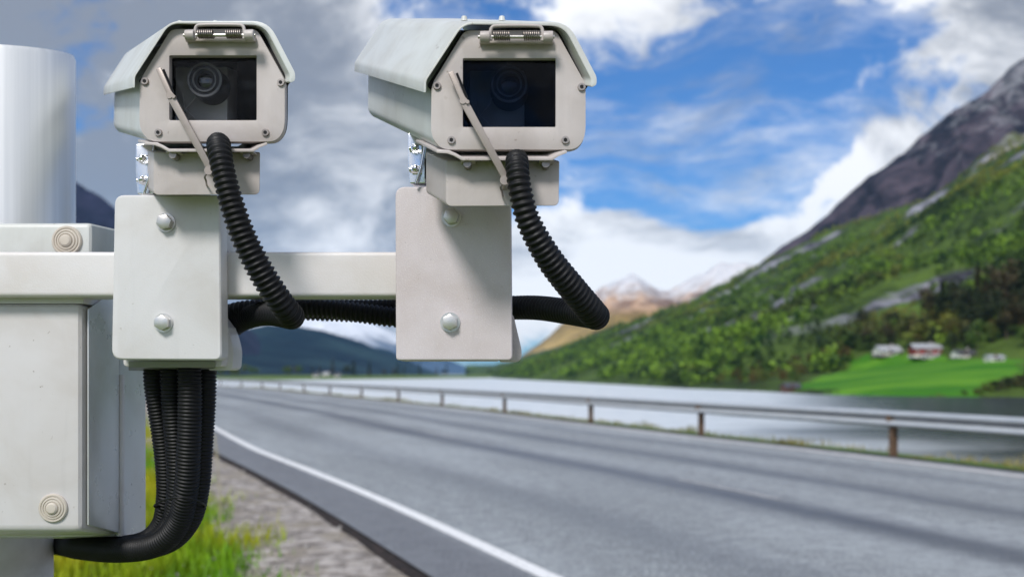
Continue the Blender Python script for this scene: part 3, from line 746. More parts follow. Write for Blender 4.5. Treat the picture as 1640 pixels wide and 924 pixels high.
# trees behind the farm
for k in range(34):
    px = rng.uniform(1375, 1660); py = np.interp(px, [1375, 1640], [563, 570]) - rng.uniform(1, 34)
    kd = ['dark', 'green', 'olive', 'dark'][rng.randint(4)]
    lb = {'dark': 'dark green tree on the slope right behind the farm buildings', 'green': 'lighter green tree on the slope right behind the farm buildings', 'olive': 'brownish tree on the slope right behind the farm buildings'}[kd]
    plant_px(kd, px, py, rng.uniform(.7, 1.25), lb, 'tree', kd + ' trees behind the farm')
for px, py, sc in ((1508, 520, 1.5), (1566, 512, 1.7), (1636, 518, 1.9)):
    plant_px('conifer', px, py, sc, 'tall dark conifer with a bare trunk high on the slope above the farm', 'tree', 'tall conifers above the farm')
for px, py, sc in ((1490, 515, 1.9), (1528, 510, 2.2), (1550, 525, 2.2), (1590, 510, 2.6), (1612, 520, 2.7), (1630, 505, 2.8), (1560, 540, 1.9), (1585, 535, 2.2), (1612, 545, 2.0), (1645, 540, 2.6), (1655, 515, 2.9)):
    plant_px('dark', px, py, sc, 'tall dark round-crowned tree standing among the conifers above the farm', 'tree', 'tall dark broadleaf trees above the farm')
for px, py, sc in ((1566, 632, .8), (1580, 628, 1.1), (1598, 626, 1.3), (1615, 622, 1.4), (1634, 620, 1.7), (1650, 622, 1.6), (1545, 633, .5)):
    plant_px('bush', px, py, sc * 1.2, 'dark bush at the right-hand end of the meadow by the water', 'bush', 'bushes at the right end of the meadow')
# trees of the far shore
def spit_at(px, v):
    k = np.argmin(np.abs(820 + X2[:, v] / Y2[:, v] * FPX - px)); return X2[k, v], Y2[k, v], Z2[k, v]
for k in range(44):
    if k < 26: px = rng.uniform(338, 480); kd = ['green', 'green', 'olive'][rng.randint(3)]; sc = rng.uniform(.55, .95)
    else: px = rng.uniform(480, 800); kd = ['dark', 'conifer'][rng.randint(2)]; sc = rng.uniform(.5, .9) * (1.0 if px < 690 else .9)
    x, y, z = spit_at(px, rng.randint(3, 7))
    lb = {'green': 'small bright green tree on the far shore beyond the left end of the guardrail', 'olive': 'small yellowish tree on the far shore beyond the left end of the guardrail',
          'dark': 'tiny dark round tree along the far shore below the blue mountain', 'conifer': 'tiny dark pointed tree along the far shore below the blue mountain'}[kd]
    plant(kd, (x, y, z - .3), sc * 1.6, lb, 'tree', kd + ' trees of the far shore', rng)
for lst in KIND.values():                       # nothing unplanted is left in the scene
    for s_ in lst:
        if s_.name not in USED:
            for ch in list(s_.children): bpy.data.objects.remove(ch)
            bpy.data.objects.remove(s_)
# forest of the slope as one mass
fr = np.random.RandomState(31)
N = 36000
az_ = fr.uniform(math.atan(-40 / FPX), math.atan(1000 / FPX), N); dd = np.sqrt(fr.uniform(270 ** 2, 1500 ** 2, N)) * fr.uniform(.5, 1, N) ** .5
fx = np.tan(az_) * dd; fy = dd; fs = shore_dist(fx, fy); fz = hill_h(fx, fy)
rk = np.clip((fbm(fs * .28, fy, 42, 5) + .35 * fbm(fx, fy, 200, 3) - .20) / .15, 0, 1) * np.clip((fz - WATER - 18) / 25, 0, 1)
hi_ = np.clip((fz - WATER - 205 + 60 * fbm(fx, fy, 150, 4)) / 40, 0, 1)
farm = inside(fx, fy, [(p_[0], p_[1]) for p_ in mp]) | ((fx > 88) & (fx < 230) & (fy < 385) & (fs < 118))
keep = (fs > 4) & (np.maximum(rk, hi_) < fr.uniform(.05, .6, N)) & ~farm & (dd > 262)
keep &= fbm(fx, fy, 90, 4) + fr.uniform(-.3, .42, N) > .02
fx, fy, fz, dd = fx[keep], fy[keep], fz[keep], dd[keep]
nt = len(fx); lv = 30
hh = fr.uniform(4.0, 10.0, nt) * np.interp(fz, [0, 60, 200], [1.0, .9, .6]) * np.interp(dd, [500, 1000], [1, .65]); rad = hh * fr.uniform(.22, .36, nt)
d3 = fr.normal(size=(nt, lv, 3)); d3 /= np.linalg.norm(d3, axis=2)[..., None]
cen = np.stack([fx, fy, fz + hh * .52], 1)[:, None, :] + d3 * (rad[:, None] * fr.uniform(.5, 1.05, (nt, lv)))[..., None] * np.array([1, 1, 1.35])
a = fr.normal(size=(nt, lv, 3)); a /= np.linalg.norm(a, axis=2)[..., None]
b_ = np.cross(a, fr.normal(size=(nt, lv, 3))); b_ /= np.linalg.norm(b_, axis=2)[..., None]
s_ = (hh[:, None] * .13 * fr.uniform(.5, 1.3, (nt, lv)))[..., None]
V = np.stack([cen - a * s_, cen + b_ * s_ * .7, cen + a * s_, cen - b_ * s_ * .7], 2).reshape(-1, 3)
fo = np_mesh('forest', V, np.arange(len(V)).reshape(-1, 4), MATS['leaf_forest']); tag(fo, 'green forest covering the mountain slope', 'forest', kind='stuff')

# ------------------------------------------------------------------ houses
def house(label, px, py, wd, dp, hw, hr, rz, wall_m, roof_m, nwin=3, name='farmhouse', at=None, base=None, cat='house', group=None, chimney=True):
    x, y, z = at or ray_hit(px, py)
    h = thing(name, label, cat, (x, y, z - .3), rz, group)
    bm = bmesh.new()
    prof = [(-dp / 2, 0), (dp / 2, 0), (dp / 2, hw), (0, hw + hr), (-dp / 2, hw)]
    bm2 = prism([(-wd / 2, a, b_) for a, b_ in prof], (wd, 0, 0))
    obj('wall', bm2, MATS[wall_m], h, local=True, smooth=None); bm.free()
    ov = .45; th = .16
    sl_ = hr / (dp / 2)
    rf = [(-dp / 2 - ov, hw - ov * sl_), (0, hw + hr), (dp / 2 + ov, hw - ov * sl_), (dp / 2 + ov, hw - ov * sl_ + th), (0, hw + hr + th * 1.3), (-dp / 2 - ov, hw - ov * sl_ + th)]
    ro = obj('roof', prism([(-wd / 2 - ov, a, b_ + .02) for a, b_ in rf], (wd + 2 * ov, 0, 0)), MATS[roof_m], h, local=True, smooth=None)
    if chimney:
        bm = bmesh.new(); box(bm, (wd * .18, -.35, hw + hr - .6), (wd * .18 + .7, .35, hw + hr + .9)); obj('chimney', bm, MATS['house_stone'], ro, local=True)
    if base:
        bm = bmesh.new(); box(bm, (-wd / 2 - .06, -dp / 2 - .06, -.5), (wd / 2 + .06, dp / 2 + .06, .55)); obj('foundation', bm, MATS[base], h, local=True)
    door_x = -wd * .08
    bm = bmesh.new(); box(bm, (door_x - .5, -dp / 2 - .05, .55), (door_x + .5, -dp / 2 + .02, 2.55)); obj('door', bm, MATS['house_wood'], h, local=True)
    for k in range(nwin):
        cx = -wd / 2 + wd * (k + .5) / nwin
        if abs(cx - door_x) < 1.2: cx += 1.4
        zc = min(hw * .58, 1.9)
        bm = bmesh.new(); box(bm, (cx - .55, -dp / 2 - .06, zc - .6), (cx + .55, -dp / 2 + .02, zc + .6)); wn = obj('window', bm, MATS['house_white'], h, local=True)
        bm = bmesh.new(); box(bm, (cx - .43, -dp / 2 - .075, zc - .48), (cx + .43, -dp / 2 - .05, zc + .48)); obj('pane', bm, MATS['window_dark'], wn, local=True)
    return h
house('white farmhouse with a wide pale grey roof, leftmost above the green meadow', 1421, 569, 9.4, 7, 1.7, 2.1, R(8), 'house_white', 'roof_grey', 4, base='house_stone')
house('dark red farmhouse with a grey roof above the green meadow', 1481, 570, 10.6, 7.5, 3.3, 1.7, R(-4), 'house_red', 'roof_grey', 4, base='house_white')
house('low white annexe in front of the red farmhouse', 1490, 573.5, 7.4, 3, 1.0, .5, R(-4), 'house_white', 'roof_grey', 3, name='annexe', cat='outbuilding', chimney=False)
house('white house with a dark roof right of the red farmhouse', 1543, 573, 7.6, 5, 1.7, 1.3, R(10), 'house_white', 'roof_dark', 3)
house('small low white shed, rightmost building above the meadow', 1592, 577.5, 5.4, 3.5, 1.4, .7, R(6), 'house_white', 'roof_grey', 2, name='shed', cat='shed', chimney=False)
house('small dark brown boathouse at the left tip of the meadow by the water', 1266, 627, 5.0, 4, 1.7, 1.2, R(15), 'house_wood', 'roof_dark', 1, name='boathouse', cat='boathouse', chimney=False)
for px, v, rm, lb in ((508, 3, 'roof_dark', 'tiny white house on the far shore, left one of the three below the blue mountain'), (527, 4, 'roof_grey', 'tiny white house on the far shore, middle one of the three below the blue mountain'), (548, 3, 'roof_dark', 'tiny white house on the far shore, right one of the three below the blue mountain')):
    x, y, z = spit_at(px, v)
    house(lb, 0, 0, 6, 5, 2.2, 1.6, R(random.uniform(-25, 25)), 'house_white', rm, 2, at=(x, y - 12, z + .2), name='lakeside_house')

# ------------------------------------------------------------------ grass, verge, pebbles
def blades(name, P, hgt, wid, mat, label, seed):
    rg = np.random.RandomState(seed); n = len(P)
    a = rg.uniform(0, 6.28, n); ln = rg.uniform(0, .55, n) * hgt; la = rg.uniform(0, 6.28, n)
    w2 = np.stack([np.cos(a), np.sin(a), np.zeros(n)], 1) * (wid / 2)[:, None]
    L = np.stack([np.cos(la) * ln, np.sin(la) * ln, np.zeros(n)], 1)
    up = np.array([0, 0, 1.0])
    m1 = P + up * (hgt * .55)[:, None] + L * .3; tp = P + up * hgt[:, None] + L
    V = np.stack([P - w2, P + w2, m1 + w2 * .8, m1 - w2 * .8, tp + w2 * .15, tp - w2 * .15], 1).reshape(-1, 3)
    i = np.arange(n)[:, None] * 6
    Fq = np.vstack([i + np.array([[0, 1, 2, 3]]), i + np.array([[3, 2, 4, 5]])])
    return tag(np_mesh(name, V, Fq, mat), label, 'grass', kind='stuff')
gr_ = np.random.RandomState(41)
near = (RC[:, 1] > 0) & (RC[:, 1] < 45); idxs = np.where(near)[0]
n = 170000
ii = gr_.choice(idxs, n); ss_ = width[ii] + 1.7 + np.abs(gr_.normal(0, 2.4, n)) + gr_.uniform(0, .3, n)
P2 = RC[ii] + LN[ii] * ss_[:, None] + gr_.uniform(-.4, .4, (n, 2))
cl_ = fbm(P2[:, 0], P2[:, 1], 1.1, 4)
kp = (P2[:, 1] > 2.2) & (cl_ + gr_.uniform(-.3, .5, n) > -.1) & ((ss_ - width[ii]) > 1.9 + .4 * fbm(P2[:, 0], P2[:, 1], 1.3, 3))
P2 = P2[kp]; cl_ = cl_[kp]
P3 = np.column_stack([P2, np.full(len(P2), -.13)])
hb = np.clip(gr_.normal(.13, .05, len(P2)) + cl_ * .12, .04, .38)
blades('grass', P3, hb, gr_.uniform(.008, .022, len(P2)), MATS['grass_blade'], 'bright green and yellow grass beside the gravel shoulder', 5)
vi = np.where((RC[:, 1] > 6) & (RC[:, 1] < 150))[0]; n = 26000
ii = gr_.choice(vi, n); so = -gr_.uniform(.15, 1.3, n)
P2 = RC[ii] + LN[ii] * so[:, None] + gr_.uniform(-.4, .4, (n, 2)); cl_ = fbm(P2[:, 0], P2[:, 1], 1.6, 4)
kp = cl_ + gr_.uniform(-.3, .45, n) > -.05; P2, cl_ = P2[kp], cl_[kp]
blades('verge_grass', np.column_stack([P2, np.full(len(P2), -.12)]), np.clip(gr_.normal(.05, .025, len(P2)) + np.clip(cl_ - .1, 0, 1) * .28, .02, .30), gr_.uniform(.012, .03, len(P2)), MATS['verge_blade'], 'pale yellow grass fringe along the lake side of the guardrail', 6)
n = 5200
ii = gr_.choice(idxs, n); so = width[ii] + gr_.uniform(.9, 2.5, n)
P2 = RC[ii] + LN[ii] * so[:, None] + gr_.uniform(-.4, .4, (n, 2))
base_o = np.array([(1, 0, 0), (0, 1, 0), (-1, 0, 0), (0, -1, 0), (0, 0, 1), (0, 0, -1)], float)
sz_ = np.exp(gr_.normal(-4.4, .55, n))
V = (base_o[None] * gr_.uniform(.6, 1.3, (n, 6, 1)) * sz_[:, None, None] * np.array([1, 1, .6])) + np.column_stack([P2, np.full(n, -.05)])[:, None, :]
Ft = np.array([(0, 1, 4), (1, 2, 4), (2, 3, 4), (3, 0, 4), (1, 0, 5), (2, 1, 5), (3, 2, 5), (0, 3, 5)])
Ft = (np.arange(n)[:, None, None] * 6 + Ft[None]).reshape(-1, 3)
tag(np_mesh('pebbles', V.reshape(-1, 3), Ft, MATS['stones']), 'loose grey pebbles on the gravel shoulder', 'pebbles', kind='stuff')
# one dry stalk standing in the grass
d_ = 10.2
bm = bmesh.new(); b0 = Vector(((352 - 820) / FPX * d_, d_, -.14))
tube_bm(bm, catmull([b0, b0 + Vector((.0, 0, .35)), b0 + Vector((-.03, 0, .75)), b0 + Vector((-.06, .02, .98))], 4), np.linspace(.010, .004, 13), 6)
for k in range(14):
    p0 = b0 + Vector((-.03 - .03 * k / 14, 0, .72 + k * .02)); tube_bm(bm, [p0, p0 + Vector((.03 * (-1) ** k, .01, .03))], [.005, .002], 4)
tag(obj('dry_stalk', bm, MATS['stalk_dry']), 'tall pale dry grass stalk by the black cables', 'stalk')

# ------------------------------------------------------------------ pole, cabinet, arm
u_ = 1 / FPX
pc = Vector((-.704, 1.335))
pole = thing('support_pole', 'thick white metal pole behind the white cabinet at the left edge', 'pole', (pc.x, pc.y, -.14))
def lathe(prof, cx, cy, seg=48):
    bm = bmesh.new(); rings = []
    for r, z in prof: rings.append([bm.verts.new((cx + r * math.cos(k * 2 * math.pi / seg), cy + r * math.sin(k * 2 * math.pi / seg), z)) for k in range(seg)])
    for a_, b__ in zip(rings[:-1], rings[1:]):
        for k in range(seg): bm.faces.new((a_[k], a_[(k + 1) % seg], b__[(k + 1) % seg], b__[k]))
    bm.faces.new(rings[0]); bm.faces.new(rings[-1]); return bm
ztop = EYE + (HOR - 68) * u_ * 1.29
bm = lathe([(.075, 1.45), (.0905, 1.45), (.0905, ztop - .006), (.088, ztop), (.080, ztop), (.078, ztop - .004)], pc.x, pc.y)
for v_ in bm.verts:                                   # the tube is cut a little aslant
    if v_.co.z > 1.6: v_.co.z += (v_.co.y - pc.y) / .0905 * .017
obj('upper_tube', bm, MATS['pole_metal'], pole, 40)
obj('shaft', lathe([(.062, -.14), (.062, 1.45)], pc.x, pc.y), MATS['pole_paint'], pole, 40)
obj('base_plate', lathe([(.15, -.14), (.15, -.10), (.064, -.10)], pc.x, pc.y), MATS['pole_paint'], pole, 40)

def screw_cap(parent, px, py, d, r):
    """round plastic cap with turned rings"""
    c_ = F(px, py, d); bm = bmesh.new(); seg = 40; rings = []
    prof = [(1.0, 0), (1.0, .12), (.93, .20), (.84, .20), (.80, .14), (.76, .22), (.66, .24), (.62, .17), (.58, .26), (.48, .28), (.44, .22), (.40, .34), (.30, .42), (.12, .44)]
    R_ = r * u_ * d
    for a_, h_ in prof: rings.append([bm.verts.new((c_.x + a_ * R_ * math.cos(k * 2 * math.pi / seg), c_.y - h_ * R_, c_.z + a_ * R_ * math.sin(k * 2 * math.pi / seg))) for k in range(seg)])
    for a_, b__ in zip(rings[:-1], rings[1:]):
        for k in range(seg): bm.faces.new((a_[k], a_[(k + 1) % seg], b__[(k + 1) % seg], b__[k]))
    bm.faces.new(rings[-1]); bm.faces.new(rings[0])
    return obj('screw_cap', bm, MATS['cap_plastic'], parent, 25)
# cabinet under the arm: a door shell in front and a body behind it
cb = thing('control_cabinet', 'tall white steel cabinet below the arm on the left pole', 'cabinet', F(0, 850, 1.15))
def quad_block(fr, fr_d, bk, bk_d, bev):
    """block between a front quad (px x0,x1 ; y top,bottom) and the same width further back"""
    x0, x1, y0, y1 = fr; bm = bmesh.new()
    X0, X1 = (x0 - 820) * u_ * fr_d, (x1 - 820) * u_ * fr_d
    za0, za1 = EYE + (HOR - y0) * u_ * fr_d, EYE + (HOR - y1) * u_ * fr_d
    zb0, zb1 = bk[0], EYE + (HOR - bk[1]) * u_ * bk_d
    zb0 = za0 if zb0 is None else zb0
    vs = [bm.verts.new(v) for v in ((X0, fr_d, za0), (X1, fr_d, za0), (X1, fr_d, za1), (X0, fr_d, za1), (X0, bk_d, zb0), (X1, bk_d, zb0), (X1, bk_d, zb1), (X0, bk_d, zb1))]
    for f in ((0, 1, 2, 3), (5, 4, 7, 6), (1, 5, 6, 2), (4, 0, 3, 7), (4, 5, 1, 0), (3, 2, 6, 7)): bm.faces.new([vs[i] for i in f])
    bmesh.ops.recalc_face_normals(bm, faces=bm.faces); sharp_bevel(bm, bev, 3); return bm
obj('door', quad_block((-260, 130, 486, 851), 1.05, (None, 857), 1.148, .008), MATS['cabinet_paint'], cb)
obj('body', quad_block((-190, 191, 470, 858.5), 1.152, (None, 862), 1.238, .005), MATS['cabinet_side'], cb)
fl = obj('door_side', prism([F(132, 494, 1.051) + Vector((.0015, .008, 0)), F(132, 842, 1.051) + Vector((.0015, .008, 0)), F(186, 853, 1.143) + Vector((.0015, 0, 0)), F(186, 502, 1.143) + Vector((.0015, 0, .03))], (.002, 0, 0), .0008), MATS['cabinet_side'], cb)
bm = bmesh.new(); a_ = F(193, 600, 1.15); b__ = F(193, 857, 1.15)
tube_bm(bm, [a_, b__], .0045, 10); obj('edge_bead', bm, MATS['cabinet_paint'], cb)
screw_cap(cb, 86, 813, 1.05, 23)
jb = thing('junction_box', 'low white box with a round cap on top of the arm', 'box', F(0, 405, 1.1))
obj('shell', quad_block((-260, 146, 357, 412), 1.085, (EYE + (HOR - 372) * u_ * 1.20, 430), 1.20, .006), MATS['hood_paint'], jb)
screw_cap(jb, 108, 386, 1.085, 24)

arm = thing('mounting_arm', 'horizontal white square tube carrying both camera brackets', 'arm', F(300, 475, 1.05))
bm = bmesh.new(); lo = F(-300, 475, 1.03); hi = F(690, 403, 1.03)
box(bm, (lo.x, 1.03, lo.z), (hi.x, 1.078, hi.z)); sharp_bevel(bm, .005, 4)
obj('tube', bm, MATS['arm_paint'], arm)
bm = bmesh.new(); lo = F(690, 474, 1.03); hi = F(694, 404, 1.03)
box(bm, (lo.x + .001, 1.031, lo.z), (hi.x, 1.077, hi.z)); sharp_bevel(bm, .002, 2); obj('end_cap', bm, MATS['black_plastic'], arm)
bm = bmesh.new(); lo = F(-300, 486, 1.05); hi = F(176, 477, 1.05)
box(bm, (lo.x, 1.052, lo.z), (hi.x - .03, 1.20, hi.z)); obj('shelf', bm, MATS['arm_paint'], arm)

def hex_bolt(parent, px, py, d, r, rot=0.2):
    c_ = F(px, py, d); R_ = r * u_ * d; bm = bmesh.new()
    pts = [(c_.x + R_ * math.cos(k * math.pi / 3 + rot), d - .0005, c_.z + R_ * math.sin(k * math.pi / 3 + rot)) for k in range(6)]
    bb = prism(pts, (0, -.0075, 0), .0009, 2)
    bo = obj('bolt', bb, MATS['zinc'], parent)
    bm.free(); bm = bmesh.new(); cyl(bm, (c_.x, d + .0002, c_.z), (c_.x, d - .0014, c_.z), R_ * 1.22, seg=32); obj('washer', bm, MATS['zinc'], bo)
    return bo
# bracket that carries the left-hand camera
br = thing('camera_bracket', 'smooth white bracket plate under the left camera, cables entering from below', 'bracket', F(266, 577, 1.04))
obj('front_plate', prism([F(x, y, 1.0) for x, y in round_poly([(183, 312), (352, 312), (355, 577), (178, 576)], [16, 7, 12, 18])], (0, .026, 0), .004, 3), MATS['bracket_white'], br)
obj('top_saddle', prism([F(x, y, 1.0) + Vector((0, .028, 0)) for x, y in round_poly([(190, 316), (346, 316), (346, 396), (190, 396)], 6)], (0, .05, 0), .003), MATS['bracket_white'], br)
gus = [F(x, y, 1.03) for x, y in round_poly([(200, 520), (356, 520), (356, 588), (196, 587)], [6, 6, 8, 8])]
obj('lower_housing', prism(gus, (0, .055, 0), .003), MATS['bracket_white'], br)
obj('side_gusset', prism([F(x, y, 1.05) for x, y in round_poly([(335, 496), (350, 506), (366, 530), (374, 560), (372, 593), (335, 593)], [2, 10, 10, 10, 10, 2])], (0, .035, 0), .003), MATS['bracket_white'], br)
obj('bottom_flange', prism([F(206, 578, 1.0265), F(206, 588.5, 1.0285), F(206, 593.5, 1.085), F(206, 589, 1.0855)], (((345 - 206) * u_ * 1.03), 0, 0), .0008), MATS['flange_shade'], br)
hex_bolt(br, 266, 357, 1.0, 12.5); hex_bolt(br, 262, 517, 1.0, 12.5, .45)
# bracket that carries the right-hand camera
b2 = thing('camera_bracket', 'speckled grey bracket plate under the right camera at the end of the arm', 'bracket', F(726, 578, 1.04))
obj('front_plate', prism([F(x, y, 1.0) for x, y in round_poly([(633, 299), (819, 299), (821, 577), (634, 577)], [16, 7, 8, 6])], (0, .026, 0), .0025, 3), MATS['bracket_speckled'], b2)
obj('top_saddle', prism([F(x, y, 1.0) + Vector((0, .028, 0)) for x, y in round_poly([(640, 303), (812, 303), (812, 396), (640, 396)], 6)], (0, .05, 0), .003), MATS['bracket_speckled'], b2)
obj('side_gusset', prism([F(x, y, 1.028) for x, y in round_poly([(800, 505), (822, 503), (836, 562), (834, 579), (800, 579)], [2, 6, 8, 10, 2])], (0, .045, 0), .004, 3), MATS['bracket_speckled'], b2)
obj('lower_housing', prism([F(x, y, 1.028) for x, y in round_poly([(640, 525), (799, 525), (799, 578), (640, 578)], 4)], (0, .045, 0), .003), MATS['bracket_speckled'], b2)
hex_bolt(b2, 723, 348, 1.0, 13); hex_bolt(b2, 721, 516, 1.0, 13, .5)

# ------------------------------------------------------------------ the two cameras
def build_camera(label, mp_, D0, VP, depth, pane_mat, lat, tube_top):
    """mp_: (x,y)->photo spot for this camera; D0 distance of its front plate; body runs back towards direction VP"""
    def C(x, y, dd=0.0): return F(*mp_(x, y), D0 + dd)
    def cr(r): return r * (mp_(1, 0)[0] - mp_(0, 0)[0]) * u_ * D0
    back = Vector(((VP[0] - 820) * u_, 1, (HOR - VP[1]) * u_))
    th = thing('surveillance_camera', label, 'camera', C(330, 313, .05))
    out = round_poly([(274, 47), (411, 47), (456, 128), (456, 208), (442, 227), (240, 227), (223, 208), (224, 129)], [10, 10, 10, 18, 12, 12, 18, 10], 4)
    win = round_poly([(271, 89), (411, 89), (411, 193), (271, 193)], 2, 2)
    fp = obj('front_plate', prism_hole([C(x, y) for x, y in out], [C(x, y) for x, y in win], (0, .009, 0), .0016), MATS['housing_paint'], th, 30)
    cx, cy = 340, 137
    shr = round_poly([(277, 50), (408, 50), (453, 130), (453, 207), (440, 225), (238, 225), (226, 211), (227, 131)], [10, 10, 10, 14, 10, 7, 8, 10], 4)
    obj('housing', prism([C(x, y) + Vector((0, .0092, 0)) for x, y in shr], back * depth, 0, caps=(False, True)), MATS['hood_paint'], th, 30)
    gap_ring = round_poly([(271, 41), (423, 42), (462, 124), (456.5, 132), (456, 206), (441, 226), (241, 226), (223.5, 206), (223.5, 134), (216, 126)], [10, 14, 2, 2, 18, 12, 12, 18, 2, 2], 4)  # black ring put in to stand for the deep shade under the hood
    obj('hood_gap_shade', prism_hole([C(x, y) + Vector((0, .0092, 0)) for x, y in gap_ring], [C(x, y) + Vector((0, .0092, 0)) for x, y in ((264, 82), (418, 82), (418, 200), (264, 200))], (0, .003, 0)), MATS['inner_black'], th, 30)
    # recess seen through the window
    rb = [C(x, y) + Vector((0, .0125, 0)) for x, y in ((266, 84), (416, 84), (416, 198), (266, 198))]
    obj('window_recess', prism(rb, back * min(.13, depth * .6), 0, caps=(False, True)), MATS['inner_black'], th, None)
    obj('pane', prism([C(x, y) + Vector((0, .0065, 0)) for x, y in ((271.4, 89.4), (410.6, 89.4), (410.6, 192.6), (271.4, 192.6))], (0, .002, 0)), MATS[pane_mat], th, None)
    # inner camera module
    md = obj('camera_module', prism([C(x, y, .055) for x, y in round_poly([(281, 108), (364, 108), (364, 199), (281, 199)], 3)], (-.004, .05, .012), .001), MATS['inner_grey'], th)
    bm = bmesh.new(); c_ = C(341, 141, .055)
    cyl(bm, c_ + Vector((0, .0, 0)), c_ + Vector((0, -.026, 0)), cr(30), cr(29), 36); obj('lens_barrel', bm, MATS['black_plastic'], md)
    bm = bmesh.new(); c2 = c_ + Vector((0, -.0262, 0))
    for ra, rb_ in ((28.5, 25), (20, 17.5)):
        pts = [c2 + Vector((cr(ra) * math.cos(k * math.pi / 18), 0, cr(ra) * math.sin(k * math.pi / 18))) for k in range(36)]
        pin = [c2 + Vector((cr(rb_) * math.cos(k * math.pi / 18), 0, cr(rb_) * math.sin(k * math.pi / 18))) for k in range(36)]
        bx = prism_hole(pts, pin, (0, -.002, 0)); me_ = bpy.data.meshes.new('tmp'); bx.to_mesh(me_); bx.free(); bm.from_mesh(me_); bpy.data.meshes.remove(me_)
    obj('lens_ring', bm, MATS['ring_grey'], md)
    bm = bmesh.new(); bmesh.ops.create_uvsphere(bm, u_segments=28, v_segments=14, radius=cr(15), matrix=Matrix.Translation(c2 + Vector((0, .002, 0))) @ Matrix.Diagonal((1, .35, 1, 1)))
    obj('lens', bm, MATS['lens_glass'], md)
    bm = bmesh.new(); lo = C(284, 112, .054); tube_bm(bm, [C(287, 186, .05), C(310, 160, .045), C(330, 120, .05)], cr(1.2), 6); tube_bm(bm, [C(292, 150, .05), C(296, 175, .045), C(312, 190, .05)], cr(1.0), 6)
    obj('inner_wire', bm, MATS['inner_grey'], md)
    # screws
    for sx_, sy_ in ((232.5, 131), (450, 133), (254, 213), (425.5, 213)):
        c_ = C(sx_, sy_); bm = bmesh.new(); cyl(bm, c_ + Vector((0, .001, 0)), c_ + Vector((0, -.0022, 0)), cr(6.6), cr(5.6), 24); s1 = obj('screw', bm, MATS['screw_steel'], th)
        bm = bmesh.new(); cyl(bm, c_ + Vector((0, -.002, 0)), c_ + Vector((0, -.0026, 0)), cr(3.2), cr(3.0), 6); obj('socket', bm, MATS['inner_black'], s1)
    # sun hood: a bent sheet standing a little proud of the housing
    oh = [(213, 141), (269, 37), (426, 35), (474, 124), (464, 134)]
    outer = round_poly([(212, 141), (213, 122), (270, 34), (430, 34), (473, 117), (473, 126)], [0, 5, 20, 26, 5, 0], 6)
    lip = [(472, 122), (471, 127), (463, 133), (460, 128)]
    inner = round_poly([(464, 126), (464, 120), (423, 40.5), (272, 38), (216.5, 123), (216, 141)], [0, 4, 20, 16, 4, 0], 6)
    prof = outer + [(472, 130), (466, 133), (463, 131)] + inner
    hd = obj('sun_hood', prism([C(x, y, -.008) for x, y in prof], back * (depth * 1.03 + .02), .0012, 2), MATS['hood_paint'], th, 30)
    for sx_ in (300, 360):
        pc_ = C(sx_, 33.5, -.008) + back * (.05); bm = bmesh.new(); cyl(bm, pc_ + Vector((0, 0, -.001)), pc_ + Vector((0, 0, .004)), cr(6), cr(4), 16); obj('rivet', bm, MATS['hood_paint'], hd)
    # drip edge running back along the left foot of the hood
    # spring hinge over the window
    hg = obj('hinge_loop', (lambda b_: (tube_bm(b_, catmull([C(313, 62, -.017), C(313, 48, -.017), C(316, 42, -.017), C(324, 40.5, -.017), C(352, 40, -.017), C(380, 40.5, -.017), C(388, 42, -.017), C(391, 48, -.017), C(391, 63, -.017)], 5), cr(2.7), 10), b_)[1])(bmesh.new()), MATS['housing_paint'], th, 60)
    bm = bmesh.new()
    for x0, x1 in ((317, 342), (362, 387)):
        tt = np.linspace(0, 1, 110); an = tt * 2 * np.pi * 8
        base = np.array([list(C(x0 + (x1 - x0) * q, 55, -.017)) for q in tt])
        base[:, 1] += np.cos(an) * cr(6.2); base[:, 2] += np.sin(an) * cr(6.2)
        tube_bm(bm, base, cr(1.25), 6)
    obj('spring', bm, MATS['spring_steel'], hg, 60)
    bm = bmesh.new(); cyl(bm, C(294, 57, -.017), C(409, 57, -.017), cr(2.6), seg=12); obj('hinge_pin', bm, MATS['zinc'], hg)
    for x0, x1 in ((297, 312), (392, 407)):
        bm = bmesh.new(); cyl(bm, C(x0, 57, -.017), C(x1, 57, -.017), cr(8), cr(8.5), 20); sharp_bevel(bm, .001, 2); obj('hinge_end', bm, MATS['housing_paint'], hg)
    bm = bmesh.new(); lo = C(296, 66, -.006); hi_ = C(408, 56, -.006); box(bm, (lo.x, lo.y, lo.z), (hi_.x, lo.y + .0058, hi_.z)); sharp_bevel(bm, .0012); obj('hinge_plate', bm, MATS['housing_paint'], hg)
    # bent mounting flange and pedestal below
    flp = [(232, 227.5), (252, 228.5), (262, 233), (272, 239), (404, 239), (414, 233), (428, 228.5), (428, 232.5), (416, 237), (406, 243.5), (270, 243.5), (258, 236.5), (248, 233), (232, 232)]
    obj('mounting_flange', prism([C(x, y, -.004) for x, y in flp], back * .07, .0006), MATS['housing_paint'], th)
    ped = [C(x, y, .014) for x, y in round_poly([(246, 244), (417, 244), (416, 312), (246, 313)], [3, 3, 9, 9])]
    pd = obj('pedestal', prism(ped, Vector((back.x, back.y, back.z * .95)) * .066, .0025, 3), MATS['housing_paint'], th)
    for x0 in (278, 396):
        bm = bmesh.new(); c_ = C(x0, 249, .004); cyl(bm, c_ + Vector((0, .009, 0)), c_ + Vector((0, -.003, 0)), cr(6), seg=16); obj('flange_screw', bm, MATS['screw_steel'], pd)
        bm = bmesh.new(); a0 = C(x0 - 10, 244, .004); a1 = C(x0 + 12, 246, .004); box(bm, (a0.x, a0.y - .004, a1.z), (a1.x, a0.y + .01, a0.z)); obj('tab', bm, MATS['housing_paint'], pd)
    # wiper
    wp = [(249, 111), (257, 108), (274, 146), (278, 151), (341, 268), (332, 274), (268, 158), (266, 149)]
